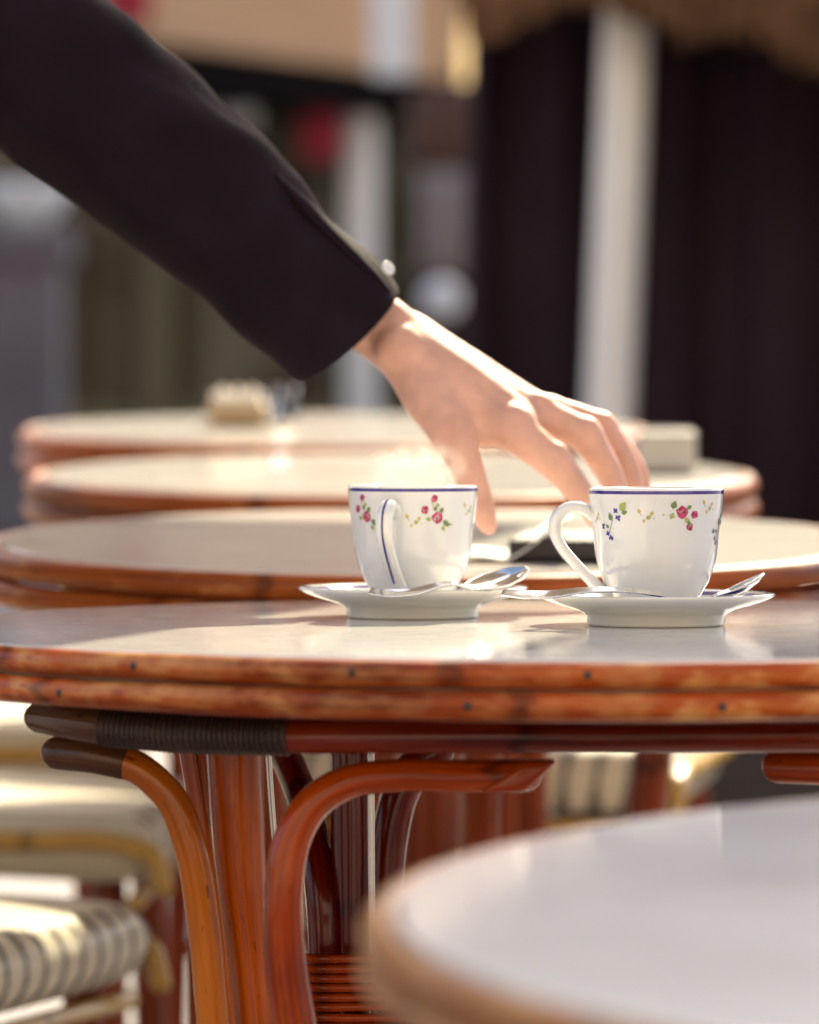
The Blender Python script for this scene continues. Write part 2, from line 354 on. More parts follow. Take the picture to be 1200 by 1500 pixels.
bm = bmesh.new(); sweep(bm, B, [.0086, .0086, .0086, .0088, .0093, .0098, .0103, .0110, .0116, .0115, .011], wob=.05, cap='round'); 
legB = obj('leg', bm, M_leg_red, t1)
# bevelled end of that leg under the rim
bm = bmesh.new(); v = [P(760, 1113, 2.37) - TL, P(817, 1113, 2.37) - TL, P(770, 1160, 2.37) - TL, P(700, 1160, 2.37) - TL]
lo = [bm.verts.new(q + Vector((0, -.0095, 0))) for q in v]; hi = [bm.verts.new(q + Vector((0, .010, 0))) for q in v]
bm.faces.new(lo); bm.faces.new(hi[::-1])
for i in range(4): bm.faces.new((lo[i], lo[(i + 1) % 4], hi[(i + 1) % 4], hi[i]))
bevel(obj('leg_end_wedge', bm, M_leg_red, t1), .004, 3)
C = L1([(343, 1090, 2.46), (347, 1180, 2.462), (356, 1300, 2.465), (367, 1400, 2.468), (377, 1510, 2.47)]); C.append(ext_down(C[-1], .25, (.008, .01))); C.append(ext_down(C[-1], gz, (.0, .0)))
tube('centre_post', C, [.0152, .0150, .0132, .0120, .0112, .011, .011], M_leg, t1, wob=.04, flat=(1, 1.0))
D = L1([(283, 1090, 2.55), (300, 1200, 2.55), (330, 1510, 2.55)]); D.append(ext_down(D[-1], gz, (-.05, .08)))
tube('leg', D, [.0085, .0085, .0085, .0085], M_leg, t1, wob=.04)
E = L1([(405, 1085, 2.70), (428, 1130, 2.66), (452, 1200, 2.62), (470, 1300, 2.60), (476, 1510, 2.60)]); E.append(ext_down(E[-1], gz, (.0, .06)))
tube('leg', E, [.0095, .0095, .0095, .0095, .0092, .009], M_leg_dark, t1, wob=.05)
Fp = L1([(516, 1085, 2.60), (517, 1250, 2.60), (519, 1510, 2.60)]); Fp.append(ext_down(Fp[-1], gz))
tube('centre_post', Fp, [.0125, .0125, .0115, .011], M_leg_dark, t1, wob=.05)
Gp = L1([(640, 1100, 2.66), (612, 1120, 2.66), (588, 1160, 2.66), (572, 1220, 2.66), (565, 1330, 2.66), (563, 1510, 2.66)]); Gp.append(ext_down(Gp[-1], gz, (.03, .08)))
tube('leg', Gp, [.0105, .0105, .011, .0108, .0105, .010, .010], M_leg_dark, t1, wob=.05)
Hp = L1([(543, 1085, 2.585), (544, 1300, 2.585), (546, 1510, 2.585)]); Hp.append(ext_down(Hp[-1], gz + .2))
tube('steel_rod', Hp, [.0022] * 4, M_rod, t1, n=2, seg=10)
Hq = L1([(392, 1085, 2.52), (396, 1150, 2.52), (408, 1300, 2.52)]); tube('steel_rod', Hq, [.0018] * 3, M_rod, t1, n=3, seg=10)
# cane shelf woven across the legs
bm = bmesh.new()
for k in range(11):
    y = 1405 + k * 14.3 + rnd.uniform(-1, 1)
    sweep(bm, L1([(440, y - 2, 2.57), (470, y, 2.568), (530, y + rnd.uniform(-1, 1), 2.568), (600, y, 2.572), (640, y + 2, 2.62)]), .0026, n=3, seg=8)
obj('cane_wrapping', bm, M_leg_red, t1)
# second pedestal, right of the middle: a cut cane end shows under the rim
I = L1([(1140, 1122, 2.40), (1230, 1126, 2.38), (1330, 1132, 2.38), (1400, 1170, 2.38), (1440, 1250, 2.38), (1450, 1400, 2.385)]); I.append(ext_down(I[-1], gz, (.02, -.06)))
tube('leg', I, [.0088, .0092, .0092, .0095, .010, .011, .011], M_leg_red, t1, wob=.05)
J = L1([(1500, 1090, 2.46), (1496, 1300, 2.465), (1490, 1510, 2.47)]); J.append(ext_down(J[-1], gz)); tube('centre_post', J, [.015, .013, .012, .011], M_leg, t1, wob=.04)
K = L1([(1700, 1100, 2.5), (1640, 1120, 2.5), (1590, 1200, 2.5), (1570, 1350, 2.5), (1560, 1510, 2.5)]); K.append(ext_down(K[-1], gz, (.08, .05))); tube('leg', K, [.009, .009, .0095, .0095, .0095, .009], M_leg_y, t1, wob=.05)
for yy, x0, x1 in ((2.40, -.20, .42), (2.78, -.20, .42)):
    if yy > 2.5: tube('under_bar', [Vector((x0, yy, H1 - .041)) - Vector((TL.x, TL.y, 0)), Vector((.1, yy, H1 - .041)) - Vector((TL.x, TL.y, 0)), Vector((x1, yy, H1 - .041)) - Vector((TL.x, TL.y, 0))], .008, M_leg_red, t1, wob=.04)

# ---- the other tables: a ring of bent cane legs round a post
def simple_table(name, R, H, label, rc=.0095, rm=None):
    t = thing(name, (0, 0, 0), label, 'table', 'round cafe tables'); t.rotation_mode = 'ZYX'
    table_top(t, R, H, rm or M_rim2, rc, rc)
    for k in range(4):
        a = k * math.pi / 2; c, s = math.cos(a), math.sin(a)
        pts = [(R * .84 * c, R * .84 * s, H - .050), (R * .70 * c, R * .70 * s, H - .051), (R * .59 * c, R * .59 * s, H - .075), (R * .535 * c, R * .535 * s, H - .16), (R * .52 * c, R * .52 * s, .35), (R * .55 * c, R * .55 * s, .012)]
        tube('leg', pts, [.012, .0125, .0135, .0140, .0140, .0135], M_bgleg, t, wob=.04)
        tube('stretcher', [(R * .5 * c, R * .5 * s, .20), (R * .3 * c, R * .3 * s, .205), (0, 0, .21)], .009, M_bgleg, t, n=3)
    tube('centre_post', [(0, 0, H - .062), (0, 0, H * .5), (0, 0, .10)], .024, M_bgleg, t, n=3, wob=.03)
    bm = bmesh.new()
    for k in range(9): sweep(bm, circle_pts(.070, .26 + k * .011, 28), .0055, n=1, closed=True, cap=None, seg=8)
    obj('cane_wrapping', bm, M_bgleg, t)
    return t
TILT = math.atan(.05)
ta = simple_table('cafe_table', .31, .72, 'blurred round table directly behind the two coffee cups, bill folder lying on it')
ta.location = (.0145, 3.335, ground_z(3.335) - .004); ta.rotation_euler = (TILT, 0, R_(12))
tb = dup(ta, (-.016, 3.985, ground_z(3.985) + .004), (TILT, 0, R_(50)), 'pale round table with grey napkin holder, third from the front', 'round cafe tables')
tc_ = dup(ta, (-.075, 4.63, ground_z(4.63) + .010), (TILT, 0, R_(10)), 'farthest round table in the row, with sugar caddy and glass on it', 'round cafe tables')
for t in (tb, tc_): t.scale = (.97, .97, 1)
tn = simple_table('cafe_table', .40, .72, 'big out of focus white table in the lower right foreground', .0060, M_rim3)
tn.location = (.392, 1.60, ground_z(1.60) - .003); tn.rotation_euler = (.035, 0, R_(30))

# ------------------------------------------------------------------ cups, saucers, spoons
CUP = refine([(.0210, 0), (.0212, .003), (.0228, .006), (.0268, .0125), (.0294, .0172), (.0321, .0245), (.0343, .0335), (.0352, .0430), (.0367, .0535), (.0376, .0625), (.0381, .0690)], 4)
def cup_r(z):
    for (r0, z0), (r1, z1) in zip(CUP, CUP[1:]):
        if z0 <= z <= z1: return r0 + (r1 - r0) * (z - z0) / max(1e-9, z1 - z0)
    return CUP[-1][0]
DM = [M_cup, M_pink, M_pale, M_deep, M_green, M_lgreen, M_yellow, M_viol]
def decal(bm, az0, z0, pts, mi, lift):
    """a flat painted patch laid on the curved cup wall"""
    vs = []
    for s, t in pts:
        z = z0 + t; r = cup_r(z) + lift; a = az0 + s / cup_r(z); vs.append(bm.verts.new((r * math.cos(a), r * math.sin(a), z)))
    f = bm.faces.new(vs); f.material_index = mi; f.normal_update()
def disc(cx, cy, r, n=9, jit=.25, q=None): return [(cx + r * (1 + q.uniform(-jit, jit)) * math.cos(2 * math.pi * k / n), cy + r * (1 + q.uniform(-jit, jit)) * math.sin(2 * math.pi * k / n)) for k in range(n)]
def leafp(cx, cy, ang, ln, w):
    o = []
    for u, v in ((0, 0), (.3, .5), (.6, .45), (1, 0), (.6, -.45), (.3, -.5)):
        o.append((cx + math.cos(ang) * u * ln - math.sin(ang) * v * w, cy + math.sin(ang) * u * ln + math.cos(ang) * v * w))
    return o
def line(x0, y0, x1, y1, w=.0004):
    dx, dy = x1 - x0, y1 - y0; L = math.hypot(dx, dy); nx, ny = -dy / L * w / 2, dx / L * w / 2
    return [(x0 + nx, y0 + ny), (x0 - nx, y0 - ny), (x1 - nx, y1 - ny), (x1 + nx, y1 + ny)]
MMPX = .0004
def sprig(bm, az, z0, items, q):
    lift = .00006
    for it in items:
        k = it[0]; x, y = it[1] * MMPX, -it[2] * MMPX      # offsets measured in photo pixels
        lift += .000006
        if k == 'rose':
            r = it[3] * MMPX; decal(bm, az, z0, disc(x, y, r, 11, .18, q), 1, lift)
            for j in range(7):
                a = q.uniform(0, 6.28); d = q.uniform(.2, .7) * r; lift += .000006
                decal(bm, az, z0, disc(x + d * math.cos(a), y + d * math.sin(a), r * q.uniform(.22, .38), 7, .3, q), 2 if j % 2 else 3, lift)
        elif k == 'viol':
            r = it[3] * MMPX
            for j in range(4):
                a = j * 1.57 + q.uniform(0, 1); lift += .000006
                decal(bm, az, z0, leafp(x, y, a, r * 1.2, r * .9), 7, lift)
        elif k in ('leaf', 'lleaf', 'yleaf'):
            decal(bm, az, z0, leafp(x, y, it[3], it[4] * MMPX, it[5] * MMPX), {'leaf': 4, 'lleaf': 5, 'yleaf': 6}[k], lift)
        elif k == 'stem':
            decal(bm, az, z0, line(x, y, it[3] * MMPX, -it[4] * MMPX, .00045), 4, lift)
ROSES = [('stem', 0, 0, -10, -22), ('stem', 0, 0, 18, 12), ('rose', 0, 0, 8.5), ('rose', -20, -11, 6), ('rose', -6, -27, 5.5), ('leaf', -6, -9, 1.2, 9, 6), ('lleaf', -10, 4, 2.8, 9, 6), ('leaf', 3, -6, 1.0, 10, 7), ('leaf', 9, 4, -.8, 14, 8), ('lleaf', 8, 12, -1.2, 9, 6), ('lleaf', -4, -20, -.6, 8, 5), ('leaf', 14, 9, -.2, 12, 3)]
ROSES2 = [('stem', 0, 0, 12, 20), ('stem', -12, 2, -28, 4), ('stem', 0, 0, 20, 3), ('rose', 0, 0, 8.5), ('rose', 20, 4, 5.5), ('rose', 13, 21, 5.5), ('leaf', -14, -4, 1.3, 12, 9), ('lleaf', -13, 2, -2.0, 9, 8), ('leaf', 7, -4, .6, 9, 6), ('lleaf', 4, 9, -.6, 11, 7), ('leaf', 10, 12, -1.3, 9, 5)]
VIOLS = [('stem', -26, 14, 14, -16), ('stem', -4, 4, -14, 26), ('viol', 2, -8, 4), ('viol', 6, 2, 4.5), ('viol', -24, 14, 4), ('viol', -16, 24, 3.6), ('viol', -10, 30, 4.2), ('leaf', -6, 6, 1.9, 12, 8), ('lleaf', 10, -8, .9, 16, 11), ('leaf', 12, -5, .2, 10, 7), ('leaf', -12, 16, 2.6, 8, 5)]
STRAW = [('stem', -8, -3, 12, 3), ('yleaf', -8, -4, 2.0, 8, 5), ('lleaf', 0, 3, .5, 9, 6), ('yleaf', 6, -2, .9, 7, 5), ('yleaf', -3, 3, -1.6, 6, 4)]
def make_cup(loc, label, handle_az, sprigs, seed):
    root = thing('coffee_cup', loc, label, 'cup', 'flowered coffee cups'); q = random.Random(seed)
    bm = bmesh.new()
    inner = [(.0379, .0701), (.0371, .0705), (.0364, .0700), (.0358, .062), (.0348, .05), (.032, .036), (.027, .022), (.021, .012), (.012, .008), (0, .0075)]
    lathe(bm, [(0, .0025), (.0185, .0025), (.0192, 0)] + CUP + inner, 96)
    bmesh.ops.recalc_face_normals(bm, faces=bm.faces[:])
    for az, z, items in sprigs: sprig(bm, az, z, items, q)
    me = bpy.data.meshes.new('cup_body'); bm.to_mesh(me); bm.free()
    for m in DM: me.materials.append(m)
    for p in me.polygons: p.use_smooth = True
    o = bpy.data.objects.new('cup_body', me); COL.objects.link(o); o.parent = root
    # handle, an ear with a painted line down its back
    hp = [(.0355, .0545), (.042, .0590), (.0500, .0590), (.0562, .0535), (.0570, .0455), (.0530, .0370), (.0460, .0285), (.0375, .0195), (.0285, .0115), (.0245, .0100)]
    ca, sa = math.cos(handle_az), math.sin(handle_az)
    pts = [Vector((r * ca, r * sa, z)) for r, z in hp]
    bm = bmesh.new(); sweep(bm, pts, [.0040, .0042, .0042, .0042, .0041, .0039, .0038, .0040, .0046, .0030], seg=16, n=6, flat=(.82, 1.25), up=(0, 0, 1))
    h = obj('handle', bm, M_handle, root)
    bm = bmesh.new(); uvl = bm.loops.layers.uv.verify(); sp = smooth_path(pts[1:9], 6); tv = Vector((-sa, ca, 0)); prev = None
    for i, p in enumerate(sp):
        t = (sp[min(i + 1, len(sp) - 1)] - sp[max(i - 1, 0)]).normalized(); nn = t.cross(tv); 
        if nn.dot(p - Vector((.035 * ca, .035 * sa, .042))) < 0: nn = -nn
        c = p + nn * .00362; w = .00062
        cur = [bm.verts.new(c - tv * w), bm.verts.new(c + nn * .0001), bm.verts.new(c + tv * w)]
        if prev: bm.faces.new((prev[0], prev[1], cur[1], cur[0])); bm.faces.new((prev[1], prev[2], cur[2], cur[1]))
        prev = cur
    ln = obj('painted_line', bm, M_blue, h)
    bm = bmesh.new(); lathe(bm, [(0, .0655), (.0355, .0655), (.0361, .0659)], 48); obj('coffee', bm, M_coffee, root)
    return root
def make_saucer(loc, label):
    bm = bmesh.new()
    prof = [(0, .0022), (.034, .0022), (.0362, 0), (.0382, 0), (.0388, .0014), (.0390, .0052), (.0420, .0074), (.048, .0094), (.056, .0116), (.0630, .0142), (.0664, .0161), (.0672, .0172), (.0664, .0180), (.0640, .0173), (.056, .0143), (.046, .0106), (.036, .0084), (.029, .0071), (.024, .0066), (0, .0064)]
    lathe(bm, prof, 96); o = obj('saucer', bm, M_saucer, None, loc=loc); return tag(o, label, 'saucer', 'white saucers')
zt = H1 + .0002
cL = Vector((P(605, 0, 2.70).x, 2.70, zt)); cR = Vector((P(962, 0, 2.595).x, 2.595, zt))
make_saucer(cL, 'white saucer with blue line under the left cup'); make_saucer(cR, 'white saucer with blue line under the right cup')
FRONT = -math.pi / 2
def az_px(px, c, z):      # azimuth on a cup wall for a mark measured in the photo
    x = (px - 600) / FPX * (c.y - .03) - c.x; return FRONT + math.asin(max(-.999, min(.999, x / cup_r(z))))
zc = lambda py, c: CAMZ - (py - YH) / FPX * (c.y - .036) - (c.z + .0066)
def spr(c, lst): return [(az_px(px, c, .05), zc(py, c), items) for px, py, items in lst]
make_cup(cL + Vector((0, 0, .0066)), 'white cup with pink roses, its handle turned towards the camera', FRONT - R_(17),
         spr(cL, [(641, 758, ROSES), (538, 757, ROSES), (606, 764, STRAW), (684, 748, STRAW)]) + [(az_px(697, cL, .05) + .12, .053, VIOLS), (FRONT - 1.75, .052, VIOLS), (FRONT + 2.3, .052, ROSES2), (FRONT + 3.2, .052, ROSES)], 3)
make_cup(cR + Vector((0, 0, .0066)), 'white cup with violets and pink roses, its handle pointing left', R_(180) + R_(2),
         spr(cR, [(902, 757, VIOLS), (946, 757, STRAW), (998, 750, ROSES2), (1036, 744, STRAW)]) + [(az_px(1052, cR, .05) + .18, .052, VIOLS), (FRONT - 1.2, .054, STRAW), (FRONT + 2.4, .052, ROSES), (FRONT + 3.3, .052, ROSES2)], 5)

def spoon(name, pts, widths, dish, ups, label, th=.0014):
    path = smooth_path(pts, 6); ww = lerp_list(widths, 6); dd = lerp_list(dish, 6); uu = smooth_path(ups, 6)
    bm = bmesh.new(); rows = []; K = 8
    for i, p in enumerate(path):
        t = (path[min(i + 1, len(path) - 1)] - path[max(i - 1, 0)]).normalized(); u = uu[i]; u = (u - t * u.dot(t)).normalized(); s = t.cross(u)
        rows.append([bm.verts.new(p + s * ww[i] * (2 * k / K - 1) / 2 - u * dd[i] * (1 - (2 * k / K - 1) ** 2)) for k in range(K + 1)])
    for a, b in zip(rows, rows[1:]):
        for k in range(K): bm.faces.new((a[k], a[k + 1], b[k + 1], b[k]))
    c = sum((Vector(p) for p in pts), Vector()) / len(pts)
    bmesh.ops.translate(bm, verts=bm.verts[:], vec=-c)
    o = obj(name, bm, M_steel, None, loc=c - Vector((0, 0, .0011)))
    md = o.modifiers.new('thick', 'SOLIDIFY'); md.thickness = th; md.offset = 0
    md = o.modifiers.new('sub', 'SUBSURF'); md.levels = 2; md.render_levels = 2
    return tag(o, label, 'teaspoon', 'teaspoons')
Z = Vector((0, -.55, 1)); nb = Vector((-.30, -.50, .80))
spoon('teaspoon', [P(541, 863, 2.628), P(570, 866, 2.626), P(605, 864, 2.628), P(640, 855, 2.632), P(665, 852, 2.638), P(684, 857, 2.645), P(704, 853, 2.652), P(728, 845, 2.66), P(754, 836, 2.668), P(773, 829, 2.672)],
      [.007, .0088, .0075, .0052, .0046, .009, .0205, .0250, .0200, .003], [0, .0004, .0003, 0, 0, .001, .0035, .0045, .0035, .0004], [Z, Z, Z, Z, Z + nb * .3, nb, nb, nb, nb, nb], 'steel teaspoon lying in front of the left cup, bowl raised')
nb2 = Vector((-.42, -.06, .9))
spoon('teaspoon', [P(735, 865, 2.535), P(770, 868, 2.532), P(803, 868, 2.532), P(847, 863, 2.532), P(893, 861, 2.532), P(940, 864, 2.534), P(967, 869, 2.538), P(992, 876, 2.545), P(1020, 877, 2.552), P(1048, 869, 2.56), P(1080, 856, 2.567), P(1102, 845, 2.572), P(1118, 837, 2.575)],
      [.006, .0085, .0080, .006, .0050, .0042, .004, .0045, .010, .020, .0235, .018, .003], [0, .0004, .0003, 0, 0, 0, 0, .0005, .002, .0045, .005, .003, .0004], [Z, Z, Z, Z, Z, Z, Z, Z, nb2, nb2, nb2, nb2, nb2], 'steel teaspoon crossing the right saucer, handle end hanging past its left rim')

# ------------------------------------------------------------------ bill and small things on the far tables
def on_table(t, px, d):    # point on a tilted table top
    x = (px - 600) / FPX * d; q = t.matrix_world if False else None
    y0 = t.location.y; return Vector((x, d, t.location.z + .72 / math.cos(TILT) + (d - y0) * math.tan(TILT) + .0008))
M_paper = mat('white_paper', (.85, .84, .82), .6, sss=.2); M_blk = mat('black_leatherette', (.012, .010, .010), .45, bump=.3, bump_scale=400)
p0 = on_table(ta, 830, 3.10)
bf = boxo('bill_folder', p0.x - .035, p0.x + .045, p0.y - .03, p0.y + .05, p0.z, p0.z + .016, M_blk); tag(bf, 'small black bill folder on the second table, behind the right cup handle', 'bill folder')
bf.rotation_euler = (TILT, 0, R_(-8))
bm = bmesh.new(); rows = []
for i in range(25):
    u = i / 24; px = 672 + u * 165; d = 3.06 + .01 * u
    b0 = on_table(ta, px, d); lift = .003 + .026 * max(0, (u - .42) / .58) ** 1.1 + .0015 * math.sin(9 * u)
    rows.append([bm.verts.new(b0 + Vector((0, .075 * v - .012 * v * u, lift + .0045 * v))) for v in (0, .33, .66, 1)])
for a, b_ in zip(rows, rows[1:]):
    for k in range(3): bm.faces.new((a[k], a[k + 1], b_[k + 1], b_[k]))
o = obj('receipt', bm, M_paper); md = o.modifiers.new('thick', 'SOLIDIFY'); md.thickness = .0006; tag(o, 'white paper receipt curling up between the cups on the second table', 'receipt')

M_nap = mat('grey_napkin_paper', (.36, .35, .36), .7)
M_holder = mat('brushed_grey_metal', (.40, .39, .38), .35, metal=.4); M_beige = mat('beige_ceramic', (.40, .28, .17), .35); 
p1 = on_table(tb, 977, 3.95)
nh = thing('napkin_holder', p1, 'grey napkin holder standing on the third table behind the hand', 'napkin holder')
boxo('holder_plate', p1.x - .024, p1.x + .024, p1.y - .022, p1.y - .018, p1.z, p1.z + .034, M_holder, nh, .003)
boxo('holder_plate', p1.x - .024, p1.x + .024, p1.y + .018, p1.y + .022, p1.z, p1.z + .034, M_holder, nh, .003)
boxo('holder_foot', p1.x - .024, p1.x + .024, p1.y - .0175, p1.y + .0175, p1.z, p1.z + .003, M_holder, nh, .001)
boxo('napkins', p1.x - .021, p1.x + .021, p1.y - .016, p1.y + .016, p1.z + .0035, p1.z + .037, M_nap, nh, .002)
p2 = on_table(tc_, 350, 4.62)
sc_ = thing('sugar_caddy', p2, 'beige sugar caddy on the farthest table', 'sugar caddy')
boxo('caddy_box', p2.x - .030, p2.x + .030, p2.y - .03, p2.y + .03, p2.z, p2.z + .022, M_beige, sc_, .004)
bm = bmesh.new()
for k in range(7): box(bm, -.026 + k * .0075, -.021 + k * .0075, -.02, .02, .0225, .034 + .004 * (k % 2))
obj('sugar_sachets', bm, M_paper, sc_, smooth=False)
M_glass = mat('clear_glass', (1, 1, 1), .02); M_glass.node_tree.nodes['Principled BSDF'].inputs['Transmission Weight'].default_value = 1.0
p3 = on_table(tc_, 415, 4.56)
bm = bmesh.new(); lathe(bm, [(0, 0), (.011, 0), (.0125, .004), (.0135, .042), (.0125, .042), (.0115, .006), (0, .005)], 32)
o = obj('glass', bm, M_glass, None, loc=p3); tag(o, 'small sparkling glass on the farthest table beside the sugar caddy', 'glass')

# ------------------------------------------------------------------ person reaching in from the left
def capsule_mesh(bones):
    bm = bmesh.new()
    for pts, rad in bones: sweep(bm, pts, rad, seg=14, n=5 if len(pts) > 2 else 4, cap='round')
    return bm
def remesh(bm, vox, smooth_it, name, m):
    me = bpy.data.meshes.new(name); bmesh.ops.recalc_face_normals(bm, faces=bm.faces[:]); bm.to_mesh(me); bm.free(); o = bpy.data.objects.new(name, me); COL.objects.link(o)
    md = o.modifiers.new('r', 'REMESH'); md.mode = 'VOXEL'; md.voxel_size = vox
    md = o.modifiers.new('s', 'SMOOTH'); md.factor = .5; md.iterations = smooth_it
    dg = bpy.context.evaluated_depsgraph_get(); me2 = bpy.data.meshes.new_from_object(o.evaluated_get(dg)); me2.name = name
    o.modifiers.clear(); o.data = me2; me2.materials.clear(); me2.materials.append(m)
    for p in me2.polygons: p.use_smooth = True
    return o
HD = 2.86
def Hn(px, py, dd=0.): return P(px, py, HD + dd)
k_ = HD / FPX
# right-handed bones: (path, radii in photo pixels)
def hb(pts, radii): return ([Hn(*p) for p in pts], [r * k_ for r in radii])
sh = Vector((-.47, 2.98, 1.20)); el = P(-70, -5, 2.90)
hand = [
    hb([(250, 235, .03), (420, 385, .015), (520, 455, .005), (568, 482, 0), (610, 520, 0)], [72, 62, 52, 45, 42]),
    hb([(545, 470, .012), (600, 505, .014), (650, 540, .012)], [42, 38, 34]),
    hb([(515, 478, .0), (545, 503, .0), (575, 529, -.004), (612, 574, -.012)], [27, 24, 23, 27]),
    # metacarpals
    hb([(585, 510, -.012), (660, 570, -.022), (745, 628, -.030)], [40, 34, 27]),
    hb([(590, 495, .0), (680, 555, -.006), (778, 606, -.008)], [40, 36, 28]),
    hb([(595, 490, .012), (690, 548, .012), (796, 606, .014)], [38, 35, 26]),
    hb([(590, 495, .020), (690, 555, .026), (795, 622, .034)], [36, 32, 23]),
    hb([(620, 545, -.006), (690, 585, .005), (760, 620, .01)], [40, 36, 26]),
    hb([(590, 498, -.004), (672, 556, -.016), (730, 594, -.019), (766, 616, -.022)], [38, 37, 31, 25]),
    hb([(600, 500, .006), (680, 552, .004), (740, 588, .004), (788, 608, .003)], [36, 35, 31, 25]),
    hb([(600, 500, .016), (690, 552, .020), (745, 590, .022), (794, 614, .024)], [34, 33, 29, 22]),
    # index, middle, ring, little
    hb([(745, 628, -.030), (780, 652, -.034), (812, 678, -.036), (842, 712, -.034), (862, 738, -.030), (874, 764, -.026)], [31, 29, 26, 22.5, 19, 15]),
    hb([(778, 606, -.008), (822, 622, -.010), (856, 640, -.010), (884, 678, -.008), (902, 715, -.004), (910, 748, 0)], [30, 27.5, 25, 22, 19, 15]),
    hb([(796, 606, .014), (846, 616, .014), (880, 630, .014), (908, 664, .014), (926, 702, .016), (932, 738, .018)], [28, 26, 23.5, 21, 18, 14]),
    hb([(795, 622, .034), (852, 622, .036), (890, 632, .036), (920, 664, .036), (938, 698, .036), (944, 728, .036)], [23, 20, 18, 16.5, 15, 12]),
    # knuckles and finger joints
    hb([(752, 617, -.030), (762, 622, -.031)], [28, 27]), hb([(784, 598, -.008), (794, 601, -.008)], [27, 26]), hb([(802, 600, .014), (812, 602, .014)], [25, 24]),
    hb([(812, 672, -.036), (816, 678, -.036)], [27.5, 26.5]), hb([(857, 634, -.010), (862, 641, -.010)], [27, 26]), hb([(881, 625, .014), (886, 632, .014)], [25.5, 24.5]), hb([(659, 630, -.041), (664, 640, -.041)], [34, 33]),
    hb([(612, 484, .012), (624, 490, .014)], [25, 23]),
    # thumb with its thenar
    hb([(592, 520, .0), (630, 582, -.026), (660, 632, -.040), (682, 680, -.042), (698, 722, -.040), (710, 756, -.036), (716, 772, -.034)], [38, 41, 33, 25.5, 22, 18.5, 14]),
    hb([(630, 555, -.012), (680, 602, -.026), (712, 636, -.030)], [36, 31, 22]),
]
hip = Vector((-.92, 3.06, .98)); chest = Vector((-.60, 3.04, 1.20)); neck = Vector((-.47, 3.02, 1.36)); head = Vector((-.40, 2.99, 1.50))
gy = ground_z(3.05)
body = list(hand) + [
    ([sh, (sh + el) / 2, el, Hn(250, 235, .03)], [.038, .036, .033, .030]),
    ([hip, (hip + chest) / 2, chest], [.10, .095, .105]), ([chest, neck], [.09, .052]), ([neck, neck + (head - neck) * .5], [.052, .052]),
    ([chest + Vector((.02, -.12, .05)), sh], [.05, .042]), ([chest + Vector((.02, .12, .05)), chest + Vector((.04, .19, .06))], [.06, .055]),
    ([head + Vector((-.02, 0, .02)), head + Vector((.015, 0, -.05))], [.088, .062]), ([head + Vector((.07, 0, -.035)), head + Vector((.075, 0, -.055))], [.030, .026]),
    ([head + Vector((.085, 0, .0)), head + Vector((.105, 0, -.030))], [.010, .014]),
    ([head + Vector((0, .078, -.005)), head + Vector((-.01, .082, -.045))], [.014, .010]), ([head + Vector((0, -.078, -.005)), head + Vector((-.01, -.082, -.045))], [.014, .010]),
    ([chest + Vector((.04, .19, .06)), Vector((-.60, 3.34, .98)), Vector((-.70, 3.22, .84))], [.048, .040, .028]),
    ([Vector((-.70, 3.22, .84)), Vector((-.74, 3.20, .80))], [.028, .030]),
]
for k in range(4): body.append(([Vector((-.735, 3.185 + .016 * k, .80)), Vector((-.765, 3.18 + .018 * k, .765)), Vector((-.79, 3.175 + .018 * k, .745 + .003 * abs(k - 1)))], [.010, .009, .007]))
body.append(([Vector((-.72, 3.19, .83)), Vector((-.72, 3.15, .80)), Vector((-.74, 3.14, .77))], [.012, .010, .008]))
for s in (-1, 1): body.append(([hip + Vector((0, .09 * s, -.02)), Vector((-.86, 3.06 + .10 * s, .52)), Vector((-.93, 3.06 + .11 * s, gy + .09)), Vector((-.84, 3.06 + .12 * s, gy + .045))], [.070, .046, .034, .030]))
base = Vector((-.9, 3.06, gy)); 
pb = remesh(capsule_mesh(body), .0020, 15, 'person', M_skin)
tag(pb, 'person in a black jacket reaching across from the left towards the cups', 'person')
def kid(name, bm, m, **k): return obj(name, bm, m, pb, **k)
# sleeve: full cloth tube with folds, an open cuff and a placket
def cloth_tube(pts, rad, n=10, seg=40, fold=.06, flat=(1, 1), open_end=True, up=(0, 0, 1), shear=0.):
    bm = bmesh.new()
    rings = sweep(bm, pts, rad, seg=seg, n=n, cap=None, flat=flat, up=up)
    for i, rg in enumerate(rings):
        c = sum((v.co for v in rg), Vector()) / len(rg); u = i / len(rings)
        fade = min(1, (len(rings) - 1 - i) / 6)
        for v in rg:
            d = v.co - c
            rdg = (1 - abs(noise.noise(Vector((v.co.x * 9 + v.co.z * 5, v.co.y * 7, v.co.z * 22 + v.co.x * 16 + 3))))) ** 5
            f = .55 * (rdg - .35) + noise.noise(Vector((v.co.x * 13, v.co.y * 13, v.co.z * 30 + v.co.x * 14))) + .6 * noise.noise(Vector((v.co.x * 34, v.co.y * 20, v.co.z * 44 + 7)))
            v.co += d * fold * f * (0.35 + .65 * fade)
    if shear:
        tt = (Vector(pts[-1]) - Vector(pts[-2])).normalized(); cc = sum((v.co for v in rings[-1]), Vector()) / seg
        for i, rg in enumerate(rings[-14:]):
            cy = sum((v.co.y for v in rg)) / seg
            for v in rg: v.co += tt * shear * (cy - v.co.y) * (i / 13) ** 1.5
    if open_end:
        prev = rings[-1]; t = (Vector(pts[-1]) - Vector(pts[-2])).normalized(); c = sum((v.co for v in prev), Vector()) / len(prev)
        for sc, back in ((.985, -.0015), (.955, -.0005), (.95, .045)):
            cur = [bm.verts.new(c + (v.co - c) * sc - t * back) for v in rings[-1]]
            for k in range(len(cur)): k2 = (k + 1) % len(cur); bm.faces.new((prev[k], prev[k2], cur[k2], cur[k]))
            prev = cur
    return bm
